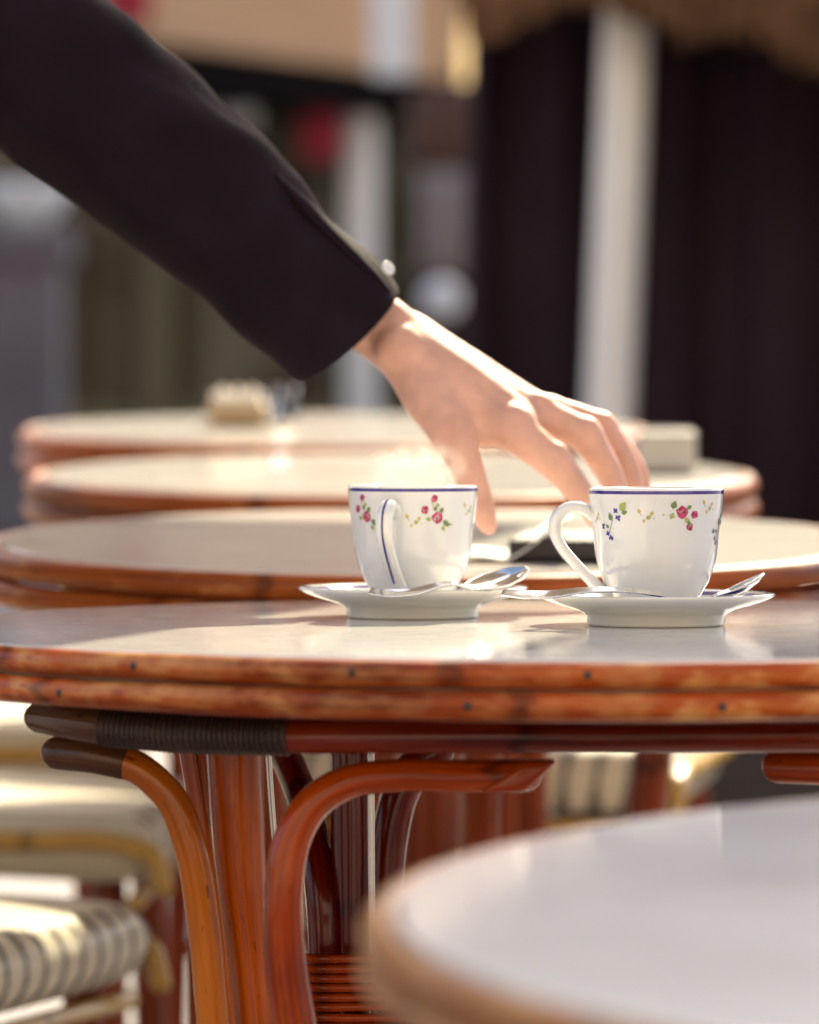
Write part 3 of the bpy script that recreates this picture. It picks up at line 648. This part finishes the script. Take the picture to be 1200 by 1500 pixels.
SL = [sh + Vector((-.03, 0, .0)), (sh + el) / 2, el, Hn(40, 78, .034), Hn(170, 178, .030), Hn(290, 282, .022), Hn(400, 385, .012), Hn(470, 448, .004), Hn(506, 487, 0)]
SR = [.088, .076, .064, .0595, .0560, .0520, .0475, .0450, .0430]
sl = kid('jacket_sleeve', cloth_tube(SL, SR, n=16, seg=64, fold=.085, shear=.42), M_black)
axis = (Hn(506, 487) - Hn(400, 385)).normalized(); side = axis.cross(Vector((0, 1, 0))).normalized()
if side.z < 0: side = -side
# placket flap along the outer seam, standing slightly proud of the sleeve
bm = bmesh.new(); pl = []
for px, py, dd, w in ((410, 264, -.008, .006), (448, 304, -.010, .012), (484, 344, -.012, .0135), (520, 380, -.014, .014), (550, 408, -.017, .010), (565, 423, -.019, .006)):
    pl.append((Hn(px, py, dd), w))
sweep(bm, [p for p, w in pl], [w for p, w in pl], n=6, seg=14, flat=(.42, 1.0), up=tuple(side))
kid('cuff_placket', bm, M_black)
bm = bmesh.new(); lathe(bm, refine([(0, .0008), (.002, .0009), (.0032, .0017), (.0043, .0014), (.0047, 0), (.0040, -.0012)], 3), 20)
bt = obj('cuff_button', bm, M_button, sl); bt.location = Hn(568, 393, -.024); bt.rotation_euler = (side * .8 + Vector((.25, -.75, 0))).to_track_quat('Z', 'Y').to_euler()
# the rest of the clothes (outside the frame)
kid('jacket', cloth_tube([hip + Vector((-.02, 0, -.10)), hip + Vector((0, 0, .05)), (hip + chest) / 2, chest + Vector((-.01, 0, .0)), chest + Vector((.06, -.0, .09)), neck + Vector((-.015, 0, -.03))][::-1], [.075, .15, .185, .165, .165, .175], fold=.04, flat=(.75, 1.1), up=(1, 0, -.6)), M_black)
kid('jacket_sleeve', cloth_tube([chest + Vector((.02, .13, .06)), chest + Vector((.05, .20, .05)), Vector((-.59, 3.34, .98)), Vector((-.68, 3.24, .86))], [.085, .08, .062, .046], fold=.07), M_black)
for s in (-1, 1):
    kid('trouser_leg', cloth_tube([hip + Vector((0, .07 * s, .02)), hip + Vector((.01, .10 * s, -.14)), Vector((-.85, 3.06 + .10 * s, .52)), Vector((-.925, 3.06 + .11 * s, gy + .11))], [.11, .105, .075, .062], fold=.05, up=(1, 0, 0)), M_trouser)
    bm = bmesh.new(); sweep(bm, [Vector((-.97, 3.06 + .11 * s, gy + .045)), Vector((-.90, 3.06 + .115 * s, gy + .05)), Vector((-.80, 3.06 + .12 * s, gy + .035)), Vector((-.74, 3.06 + .12 * s, gy + .03))], [.038, .046, .040, .030], flat=(.95, 1.05), up=(0, 0, 1)); kid('shoe', bm, M_shoe)
bm = bmesh.new(); sweep(bm, [head + Vector((-.045, 0, -.03)), head + Vector((-.035, 0, .03)), head + Vector((.01, 0, .052))], [.082, .094, .078], seg=24); kid('hair', bm, M_hair)
for s in (-1, 1):
    bm = bmesh.new(); bmesh.ops.create_uvsphere(bm, u_segments=16, v_segments=10, radius=.007); kid('eye', bm, M_button, loc=head + Vector((.074, .032 * s, .004)))
bm = bmesh.new(); sweep(bm, [head + Vector((.086, -.022, -.052)), head + Vector((.098, 0, -.053)), head + Vector((.086, .022, -.052))], [.004, .006, .004], seg=10); kid('mouth', bm, M_pale)

# ------------------------------------------------------------------ woven chairs
def weave_mat():
    m = mat('woven_cream_cane', (.78, .72, .58), .42, coat=.2)
    n = m.node_tree.nodes; l = m.node_tree.links; b = n['Principled BSDF']; uv = n.new('ShaderNodeUVMap'); sp = n.new('ShaderNodeSeparateXYZ'); l.new(uv.outputs[0], sp.inputs[0])
    def math_(op, a, v=None, c=None):
        q = n.new('ShaderNodeMath'); q.operation = op
        for i, x in enumerate((a, v, c)):
            if x is None: continue
            if isinstance(x, (int, float)): q.inputs[i].default_value = x
            else: l.new(x, q.inputs[i])
        return q.outputs[0]
    # u: across the seat, v: from the back over the rolled front edge. Dark strands in bundles on the roll.
    strand = math_('ABSOLUTE', math_('SINE', math_('MULTIPLY', sp.outputs[0], math.pi / .0040)))
    wav = math_('SINE', math_('MULTIPLY', sp.outputs[1], 2 * math.pi / .09))
    ph = math_('ADD', math_('MULTIPLY', sp.outputs[0], 2 * math.pi / .030), math_('MULTIPLY', sp.outputs[1], 26.))
    bun = math_('SINE', ph)
    nzz = n.new('ShaderNodeTexNoise'); nzz.inputs['Scale'].default_value = 160; l.new(uv.outputs[0], nzz.inputs['Vector'])
    chk = math_('GREATER_THAN', math_('ADD', math_('ADD', bun, math_('MULTIPLY', wav, .30)), math_('MULTIPLY', nzz.outputs['Fac'], .7)), .86)
    on = math_('GREATER_THAN', sp.outputs[1], .392)
    d = math_('MULTIPLY', chk, on)
    mx = n.new('ShaderNodeMixRGB'); mx.inputs[1].default_value = (.84, .77, .58, 1); mx.inputs[2].default_value = (.055, .028, .012, 1); l.new(d, mx.inputs[0])
    ml = n.new('ShaderNodeMixRGB'); ml.blend_type = 'MULTIPLY'; ml.inputs[0].default_value = .3; l.new(mx.outputs[0], ml.inputs[1]); l.new(strand, ml.inputs[2]); l.new(ml.outputs[0], b.inputs['Base Color'])
    bp = n.new('ShaderNodeBump'); bp.inputs['Strength'].default_value = .6; bp.inputs['Distance'].default_value = .002; l.new(strand, bp.inputs['Height']); l.new(bp.outputs[0], b.inputs['Normal'])
    return m
M_weave = weave_mat()
M_bamboo = cane_mat('ochre_bamboo', (.42, .24, .05), (.60, .38, .10), (.72, .55, .25), .5, 10., .3, .6, .5)
def make_chair(label, back=True):
    t = thing('rattan_chair' if back else 'filler_stool', (0, 0, 0), label, 'chair' if back else 'stool', 'woven rattan chairs' if back else 'added rattan stools')
    SH = .45; Wd = .40
    prof = [(-.20, SH - .004), (-.1, SH), (.08, SH), (.15, SH), (.185, SH - .002)] + [(.185 + .030 * math.sin(R_(a)), SH - .032 + .030 * math.cos(R_(a))) for a in (15, 35, 55, 75, 95, 115, 135, 155, 175)] + [(.16, SH - .064), (-.2, SH - .055)]
    pp = smooth_path([Vector((a, 0, b)) for a, b in prof[:-2]], 3) + [Vector((a, 0, b)) for a, b in prof[-2:]]
    bm = bmesh.new(); uvl = bm.loops.layers.uv.verify(); rows = []; v = [0.]
    for i in range(1, len(pp)): v.append(v[-1] + (pp[i] - pp[i - 1]).length)
    NU = 24; us = [-Wd / 2 + Wd * k / NU for k in range(NU + 1)]
    for u in us:
        e = 1 - .10 * max(0, (abs(u) / (Wd / 2)) - .8) / .2
        rows.append([bm.verts.new((p.x * (1 - .03 * (abs(u) / (Wd / 2)) ** 4), u, SH - .03 + (p.z - SH + .03) * e)) for p in pp])
    for i in range(NU):
        for k in range(len(pp) - 1):
            f = bm.faces.new((rows[i][k], rows[i + 1][k], rows[i + 1][k + 1], rows[i][k + 1]))
            for lp, (a, b_) in zip(f.loops, ((i, k), (i + 1, k), (i + 1, k + 1), (i, k + 1))): lp[uvl].uv = (us[a], v[b_])
    bm.faces.new(rows[0]); bm.faces.new(rows[-1][::-1])
    obj('seat', bm, M_weave, t)
    for s in (-1, 1):
        tube('edge_trim', [(-.20, s * .207, SH - .030), (.1, s * .207, SH - .028), (.175, s * .207, SH - .028), (.205, s * .207, SH - .038), (.214, s * .207, SH - .062)], .0085, M_bamboo, t, n=5)
        tube('leg', [(.165, s * .175, SH - .066), (.170, s * .18, .25), (.185, s * .19, .004)], .015, M_bgleg, t, wob=.04)
        tube('leg', ([(-.235, s * .185, .86), (-.215, s * .185, .62)] if back else []) + [(-.205 if back else -.17, s * .18, SH - .03 if back else SH - .07), (-.20, s * .18, .22), (-.23, s * .19, .004)], .014, M_bgleg, t, wob=.04)
        tube('side_stretcher', [(.168, s * .178, .20), (0, s * .178, .205), (-.2, s * .178, .20)], .009, M_bgleg, t, n=3)
    tube('front_trim', [(.19, -.205, SH - .076), (.19, 0, SH - .076), (.19, .205, SH - .076)], .0075, M_bamboo, t, n=4)
    if not back: return t
    tube('back_hoop', [(-.235, -.185, .84), (-.245, -.17, .90), (-.25, 0, .93), (-.245, .17, .90), (-.235, .185, .84)], .014, M_bgleg, t)
    bm = bmesh.new(); uvl = bm.loops.layers.uv.verify(); g2 = [[[bm.verts.new((-.212 - .03 * j / 10 + sg * .006, -.17 + .34 * i / 12, .55 + .32 * j / 10)) for j in range(11)] for i in range(13)] for sg in (0, 1)]
    for q in g2:
        for i in range(12):
            for j in range(10):
                f = bm.faces.new((q[i][j], q[i + 1][j], q[i + 1][j + 1], q[i][j + 1]))
                for lp, (a, b_) in zip(f.loops, ((i, j), (i + 1, j), (i + 1, j + 1), (i, j + 1))): lp[uvl].uv = (a * .03, .4 + b_ * .035)
    obj('backrest', bm, M_weave, t)
    return t
ch = make_chair('cream woven chair nearest the lower left corner, dark bundles on its rolled edge')
def place(c, px, py, d, yaw, base_py_to_ground=True):
    """put the chair's camera-side front corner at a measured spot on the sloping pavement"""
    corner = P(px, py, d); off = Vector((.215 * math.cos(yaw) + .2 * math.sin(yaw), .215 * math.sin(yaw) - .2 * math.cos(yaw), 0))
    off2 = Vector((.215 * math.cos(yaw) - .2 * math.sin(yaw), .215 * math.sin(yaw) + .2 * math.cos(yaw), 0))
    o = off2 if (off2.y > off.y) == base_py_to_ground else off
    c.location = (corner.x - o.x, d - o.y, ground_z(d - o.y)); c.rotation_euler = (0, TILT * .5, yaw)
place(ch, 214, 1370, 3.42, R_(-22))
c2 = dup(ch, (0, 0, 0), (0, 0, 0), 'cream chair with ochre trimmed edge, between the front chair and the table underside'); place(c2, 226, 1220, 3.80, R_(-2), False)
c3 = dup(ch, (0, 0, 0), (0, 0, 0), 'farthest of the left chairs, a cream seat just under the front table edge'); place(c3, 190, 1095, 4.40, R_(3), False)
s1 = make_chair('cream woven stool added as a bright filler under the front table, left of the dark gap', False); s1.location = (.075, 4.42, ground_z(4.42)); s1.rotation_euler = (0, 0, R_(-100))  # added stool; its pale seat stands in for the bright sunlit patch
M_planter = mat('blue_black_metal', (.018, .017, .024), .5)
pt = thing('filler_planter', (.50, 5.3, ground_z(5.3)), 'blue black planter box added as a dark filler below the front table, right of the stool', 'planter')  # added dark box, put in to darken the view under the table
bm = bmesh.new(); box(bm, -.34, .42, -.12, .14, .012, .46); bevel(obj('planter_body', bm, M_planter, pt, smooth=False), .01)
bm = bmesh.new(); box(bm, -.36, .44, -.14, .16, .462, .49); bevel(obj('planter_rim', bm, M_soffit_, pt, smooth=False), .008)
bm = bmesh.new(); box(bm, -.33, .41, -.11, .13, .491, .50); obj('soil', bm, M_soffit_, pt, smooth=False)

# ------------------------------------------------------------------ terrace poles, awning, dark wall
M_pole = mat('cream_painted_pole', (.76, .73, .69), .28, coat=.5, noise_amt=.06, noise_scale=6)
def pole(px0, py0, px1, py1, d, rpx, label):
    a = P(px0, py0, d); b_ = P(px1, py1, d); dirv = (a - b_) / (a.z - b_.z); g0 = ground_z(d)
    lo = b_ + dirv * (g0 - b_.z); r = rpx / FPX * d
    t = thing('terrace_pole', lo, label, 'pole', 'terrace poles')
    top = a + dirv * (.04 if d < 9 else 0) - lo
    tube('shaft', [(0, 0, .01), top * .3, top * .6, top], r, M_pole, t, n=2, seg=28, cap='round')
    bm = bmesh.new(); lathe(bm, [(0, 0), (r * 2.4, 0), (r * 2.4, .02), (r * 1.3, .035), (0, .035)], 32); obj('base_plate', bm, M_holder, t)
    return t
pole(917, 50, 892, 620, 7.74, 36, 'thick pale pole in front of the dark wall, right of the hand')
pole(528, 92, 528, 620, 15.4, 25, 'slim pale pole behind the sleeve cuff, left of the dark wall')
M_dark = mat('dark_curtain', (.028, .0155, .0225), .85, spec=.15, noise_amt=.25, noise_scale=2)
bm = bmesh.new(); N = 420; x0, x1 = .098, 4.2; zb, ztp = ground_z(8) - .02, 1.75
fr = []; bk_ = []
for k in range(N + 1):
    x = x0 + (x1 - x0) * k / N; y = 8.0 + .028 * math.sin(x * 38 + 1.3 * math.sin(x * 5)) + .012 * math.sin(x * 91)
    fr.append((bm.verts.new((x - .02, y, zb)), bm.verts.new((x + .012, y, ztp)))); bk_.append((bm.verts.new((x - .02, y + .07, zb)), bm.verts.new((x + .012, y + .07, ztp))))
for k in range(N):
    bm.faces.new((fr[k][0], fr[k + 1][0], fr[k + 1][1], fr[k][1])); bm.faces.new((bk_[k][0], bk_[k][1], bk_[k + 1][1], bk_[k + 1][0]))
    bm.faces.new((fr[k][1], fr[k + 1][1], bk_[k + 1][1], bk_[k][1])); bm.faces.new((fr[k][0], bk_[k][0], bk_[k + 1][0], fr[k + 1][0]))
for e in (0, N): bm.faces.new((fr[e][0], fr[e][1], bk_[e][1], bk_[e][0]))
o = obj('dark_screen', bm, M_dark); tag(o, 'tall dark pleated screen behind the right half of the terrace', 'screen')
# straw fringed awning edge
M_straw = mat('brown_straw', (.16, .075, .03), .8, noise_amt=.5, noise_scale=30)
aw = thing('straw_awning', (1.2, 7.58, 1.490), 'brown straw fringed awning edge across the top right', 'awning')
bm = bmesh.new(); box(bm, -1.12, 3.0, -.02, .40, .06, .13); obj('awning_board', bm, M_straw, aw, smooth=False)
bm = bmesh.new()
for k in range(3600):
    x = -1.11 + 4.1 * rnd.random(); y = -.035 + rnd.random() * .10
    base_len = .085 + .022 * math.sin(x * 9) + .018 * math.sin(x * 23 + 1) - .028 * (x < -.75)
    ln = base_len * rnd.uniform(.75, 1.15); dx = rnd.uniform(-.02, .02); w = rnd.uniform(.004, .009)
    v = [bm.verts.new(q) for q in ((x - w, y, .10), (x + w, y + .002, .10), (x + dx + w * .4, y + .004, .06 - ln), (x + dx - w * .4, y + .002, .06 - ln))]
    bm.faces.new(v)
f = obj('straw_fringe', bm, M_straw, aw, smooth=False); f['kind'] = 'stuff'

# ------------------------------------------------------------------ shop front across the street, far left
def F(px, py, d): return P(px, py, d)
def slab(name, px0, px1, py0, py1, d, th, m, parent=None, bv=.01):
    a = F(px0, py1, d); b_ = F(px1, py0, d)
    return boxo(name, a.x, b_.x, d, d + th, a.z, b_.z, m, parent, bv)
M_banner = mat('cream_banner_cloth', (.86, .70, .43), .7)
n = M_banner.node_tree.nodes; l = M_banner.node_tree.links; tr_ = n.new('ShaderNodeBsdfTranslucent'); tr_.inputs[0].default_value = (.9, .80, .60, 1); mxs = n.new('ShaderNodeMixShader'); mxs.inputs[0].default_value = .6
l.new(n['Principled BSDF'].outputs[0], mxs.inputs[1]); l.new(tr_.outputs[0], mxs.inputs[2]); l.new(mxs.outputs[0], n['Material Output'].inputs['Surface'])
M_olive = mat('olive_paint', (.085, .070, .034), .5, noise_amt=.2, noise_scale=2); M_lolive = mat('pale_olive_paint', (.14, .115, .06), .5)
M_dglass = mat('dark_shop_glass', (.022, .020, .013), .08, spec=.6); M_stone = mat('lilac_stone', (.13, .11, .125), .7, noise_amt=.2, noise_scale=3)
M_cream = mat('cream_render', (.62, .50, .36), .7, noise_amt=.12, noise_scale=1.5)
M_red = mat('red_cloth', (.42, .025, .05), .7); M_white = mat('white_enamel', (.72, .73, .74), .4); M_tan = mat('tan_canvas', (.52, .30, .15), .7, noise_amt=.12, noise_scale=3)
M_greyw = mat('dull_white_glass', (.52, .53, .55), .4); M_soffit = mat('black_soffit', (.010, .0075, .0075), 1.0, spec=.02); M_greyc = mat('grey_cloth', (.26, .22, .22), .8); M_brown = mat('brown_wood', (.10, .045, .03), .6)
shop = thing('shop_building', (-1.5, 16.2, ground_z(16.2)), 'olive shop front with dark glass across the street at left', 'building')
slab('glass_front', -900, 900, 90, 640, 16.30, .03, M_dglass, shop, 0)
slab('wall', -1400, 1300, -1800, 88, 16.20, .5, M_cream, shop, 0)
slab('plinth', -900, 900, 596, 668, 16.10, .18, M_lolive, shop)
for px0, px1 in ((-330, -280), (-150, -100), (96, 112), (206, 256), (470, 492), (575, 592), (700, 740)): slab('window_frame', px0, px1, 90, 596, 16.16, .12, M_lolive if px0 == 206 else M_olive, shop)
slab('window_frame', -900, 900, 388, 400, 16.18, .08, M_olive, shop)
slab('door_panel', 262, 300, 400, 590, 16.26, .03, M_olive, shop, .003); slab('door_panel', 112, 204, 330, 590, 16.26, .03, M_olive, shop, .003)
# awning box running back along the street, black underneath
a0, a1 = F(225, 60, 14.0), F(665, 112, 15.6)
awn = thing('shop_awning', ((a0.x + a1.x) / 2, (a0.y + a1.y) / 2, a0.z), 'tan awning box with black underside above the sleeve', 'awning'); AL = Vector(awn.location)
def prism(name, z0, z1, off0, off1, m):
    bm = bmesh.new(); q = []
    dn = Vector((-(a1.y - a0.y), a1.x - a0.x, 0)).normalized()
    for z in (z0, z1):
        for c, o_ in ((a0, off0), (a1, off0), (a1, off1), (a0, off1)): q.append(bm.verts.new(Vector((c.x, c.y, 0)) + dn * o_ + Vector((0, 0, z)) - AL))
    for s in ((0, 1, 2, 3), (4, 7, 6, 5), (0, 4, 5, 1), (1, 5, 6, 2), (2, 6, 7, 3), (3, 7, 4, 0)): bm.faces.new([q[i] for i in s])
    return obj(name, bm, m, awn, smooth=False)
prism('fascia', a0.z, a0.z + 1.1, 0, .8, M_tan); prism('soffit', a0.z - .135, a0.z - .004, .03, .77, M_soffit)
o = slab('sign_panel', 543, 604, -120, 112, 13.2, .05, M_white); tag(o, 'narrow white hanging sign at the top, right end of the tan awning', 'sign')
o = slab('cream_banner', 673, 712, -160, 122, 10.0, .004, M_banner, None, 0); tag(o, 'bright cream hanging banner at the top, left of the dark wall', 'banner')
def cloth(name, px0, px1, py0, py1, d, m, label, cat, grp=None):
    a = F(px0, py1, d); b_ = F(px1, py0, d); bm = bmesh.new(); K = 24; cx = (a.x + b_.x) / 2; rows = []
    for i in range(K + 1):
        x = a.x + (b_.x - a.x) * i / K - cx; y = .02 * math.sin(i * 1.3) + .01 * math.sin(i * 2.9)
        rows.append([bm.verts.new((x * (1 - .12 * t), y * (1 - .5 * t), (b_.z - a.z) * t)) for t in (0, .35, .7, 1)])
    for p, q in zip(rows, rows[1:]):
        for k in range(3): bm.faces.new((p[k], q[k], q[k + 1], p[k + 1]))
    o = obj(name, bm, m, None, loc=(cx, d, a.z)); md = o.modifiers.new('thick', 'SOLIDIFY'); md.thickness = .012
    return tag(o, label, cat, grp)
cloth('hanging_garment', 438, 497, 112, 236, 15.2, M_red, 'red garment hanging under the tan awning left of the slim pole', 'garment', 'garments at the shop')
cloth('hanging_garment', 318, 372, 108, 190, 15.0, M_white, 'white garment hanging under the tan awning beside the sleeve', 'garment', 'garments at the shop')
cloth('hanging_garment', 372, 432, 115, 260, 15.4, M_olive, 'olive garment hanging between the white and the red one', 'garment', 'garments at the shop')
cloth('hanging_garment', 150, 218, -60, 34, 13.6, M_red, 'red garment at the top left corner of the tan awning', 'garment', 'garments at the shop')
cloth('hanging_garment', 612, 692, 252, 405, 12.0, M_greyc, 'pale grey garment hanging left of the dark wall', 'garment', 'garments at the shop')
cloth('hanging_garment', 596, 692, 128, 246, 12.6, M_brown, 'brown garment hanging above the grey one', 'garment', 'garments at the shop')
# globe lamp
g0 = F(646, 440, 10.5); lp_ = thing('globe_lamp', (g0.x, g0.y, ground_z(10.5)), 'white globe on a post just above the wrist', 'lamp')
bm = bmesh.new(); bmesh.ops.create_uvsphere(bm, u_segments=28, v_segments=16, radius=.047); obj('globe', bm, M_greyw, lp_, loc=(0, 0, g0.z - ground_z(10.5)))
tube('lamp_post', [(0, 0, 0), (0, 0, .3), (0, 0, g0.z - ground_z(10.5) - .05)], .018, M_soffit, lp_, n=2)
# stone pillar with a white bowl
g1 = F(40, 335, 13.0); pl_ = thing('stone_pillar', (g1.x, g1.y, ground_z(13.0)), 'lilac grey stone pillar at the left edge below the sleeve', 'pillar'); hh = g1.z - ground_z(13)
bm = bmesh.new(); box(bm, -.16, .10, -.13, .13, 0, hh - .10); bevel(obj('pillar_shaft', bm, M_stone, pl_, smooth=False), .015)
bm = bmesh.new(); box(bm, -.19, .13, -.16, .16, hh - .098, hh); bevel(obj('pillar_cap', bm, M_stone, pl_, smooth=False), .015)
bm = bmesh.new(); lathe(bm, refine([(0, 0), (.05, 0), (.06, .012), (.10, .06), (.115, .125), (.105, .125), (.09, .06), (0, .03)], 3), 36)
o = obj('white_planter', bm, M_white, None, loc=(g1.x, g1.y, g1.z + .001)); tag(o, 'white bowl planter on top of the stone pillar', 'planter')

# unseen sunlit house front, added behind the camera to bounce warm fill light
cb = thing('fill_building', (0, -9, ground_z(-9)), 'unseen cream house front added behind the camera for warm fill light', 'building')
bm = bmesh.new(); box(bm, -22, 22, -1, 0, 0, 14); obj('wall', bm, mat('cream_house_wall', (.30, .27, .235), .8, noise_amt=.1, noise_scale=.8), cb, smooth=False)
for i in range(9):
    for j in range(3):
        bm = bmesh.new(); box(bm, -.6, .6, .003, .05, 0, 2.0); w = obj('window', bm, M_dglass, cb, smooth=False, loc=(-20 + i * 5, 0, 1.5 + j * 4.2))

# unseen canopies added to block the sun; their gap leaves one strip on the tables
M_canvas = mat('ecru_canvas', (.55, .48, .38), .8, noise_amt=.08, noise_scale=4)
def added_parasol(label, edge_x, side, y0, y1, width, z):
    yc = (y0 + y1) / 2; ex = edge_x + math.tan(SUN_AZ) * (yc - 2.6); hw = width / 2; hl = (y1 - y0) / 2
    cx = ex + side * hw * math.cos(SUN_AZ); cy = yc - side * hw * math.sin(SUN_AZ)
    t = thing('added_parasol', (cx, cy, ground_z(cy)), label, 'added_parasol', 'unseen canopies added over the terrace', (0, 0, -SUN_AZ)); zz = z - ground_z(cy)
    bm = bmesh.new(); K = 10; g_ = []
    for i in range(K + 1):
        row = []
        for j in range(K + 1):
            u = 2 * i / K - 1; v = 2 * j / K - 1; row.append(bm.verts.new((hw * u, hl * v, zz + .30 * (1 - max(abs(u), abs(v))))))
        g_.append(row)
    for i in range(K):
        for j in range(K): bm.faces.new((g_[i][j], g_[i + 1][j], g_[i + 1][j + 1], g_[i][j + 1]))
    o = obj('canopy', bm, M_canvas, t, smooth=False); md = o.modifiers.new('thick', 'SOLIDIFY'); md.thickness = .006
    tube('pole', [(0, 0, 0), (0, 0, 1.2), (0, 0, zz + .285)], .024, M_pole, t, n=2)
    for a in range(4):
        c, s_ = math.cos(math.pi / 4 + a * math.pi / 2) * 1.414, math.sin(math.pi / 4 + a * math.pi / 2) * 1.414
        tube('rib', [(0, 0, zz + .28), (hw * c * .5, hl * s_ * .5, zz + .135), (hw * c * .98, hl * s_ * .98, zz - .012)], .009, M_pole, t, n=2)
    bm = bmesh.new(); box(bm, -.28, .28, -.28, .28, 0, .07); bevel(obj('base', bm, M_soffit, t, smooth=False), .01)
    return t
PZ = 2.30
def shade_y(d): return d + (PZ - .72) / math.tan(SUN_EL) * math.cos(SUN_AZ)     # where a sun ray from a table at d crosses the canopies
added_parasol('unseen square ecru canopy added to shade the tables from the left', -.115, -1, shade_y(.9), shade_y(3.42), 2.8, PZ)
added_parasol('unseen square ecru canopy added to shade the tables from the right', .115, 1, shade_y(.9), shade_y(3.06), 2.8, PZ)

# steam curling off the hot cups
def steam(name, c, sz, dens, label):
    m = bpy.data.materials.new('steam'); m.use_nodes = True; n = m.node_tree.nodes; l = m.node_tree.links; n.remove(n['Principled BSDF'])
    v = n.new('ShaderNodeVolumePrincipled'); v.inputs['Color'].default_value = (1, .97, .92, 1); v.inputs['Anisotropy'].default_value = .35
    tc = n.new('ShaderNodeTexCoord'); nz = n.new('ShaderNodeTexNoise'); nz.inputs['Scale'].default_value = 55; nz.inputs['Detail'].default_value = 3; nz.inputs['Distortion'].default_value = 1.2
    l.new(tc.outputs['Object'], nz.inputs['Vector'])
    gr = n.new('ShaderNodeTexGradient'); gr.gradient_type = 'SPHERICAL'; mp = n.new('ShaderNodeMapping'); mp.inputs['Scale'].default_value = tuple(1 / q for q in sz); l.new(tc.outputs['Object'], mp.inputs[0]); l.new(mp.outputs[0], gr.inputs[0])
    rp = n.new('ShaderNodeMapRange'); rp.inputs[1].default_value = .42; rp.inputs[2].default_value = .68; rp.inputs[3].default_value = 0; rp.inputs[4].default_value = dens; l.new(nz.outputs['Fac'], rp.inputs[0])
    ml = n.new('ShaderNodeMath'); ml.operation = 'MULTIPLY'; l.new(rp.outputs[0], ml.inputs[0]); l.new(gr.outputs[0], ml.inputs[1]); l.new(ml.outputs[0], v.inputs['Density'])
    l.new(v.outputs[0], n['Material Output'].inputs['Volume'])
    bm = bmesh.new(); bmesh.ops.create_uvsphere(bm, u_segments=20, v_segments=12, radius=1); bmesh.ops.scale(bm, vec=sz, verts=bm.verts[:])
    o = obj(name, bm, m, None, loc=c); return tag(o, label, 'steam', None, 'stuff')
steam('steam', cL + Vector((.002, .012, .088)), (.032, .026, .018), 80, 'pale puff of steam rising over the left cup rim')
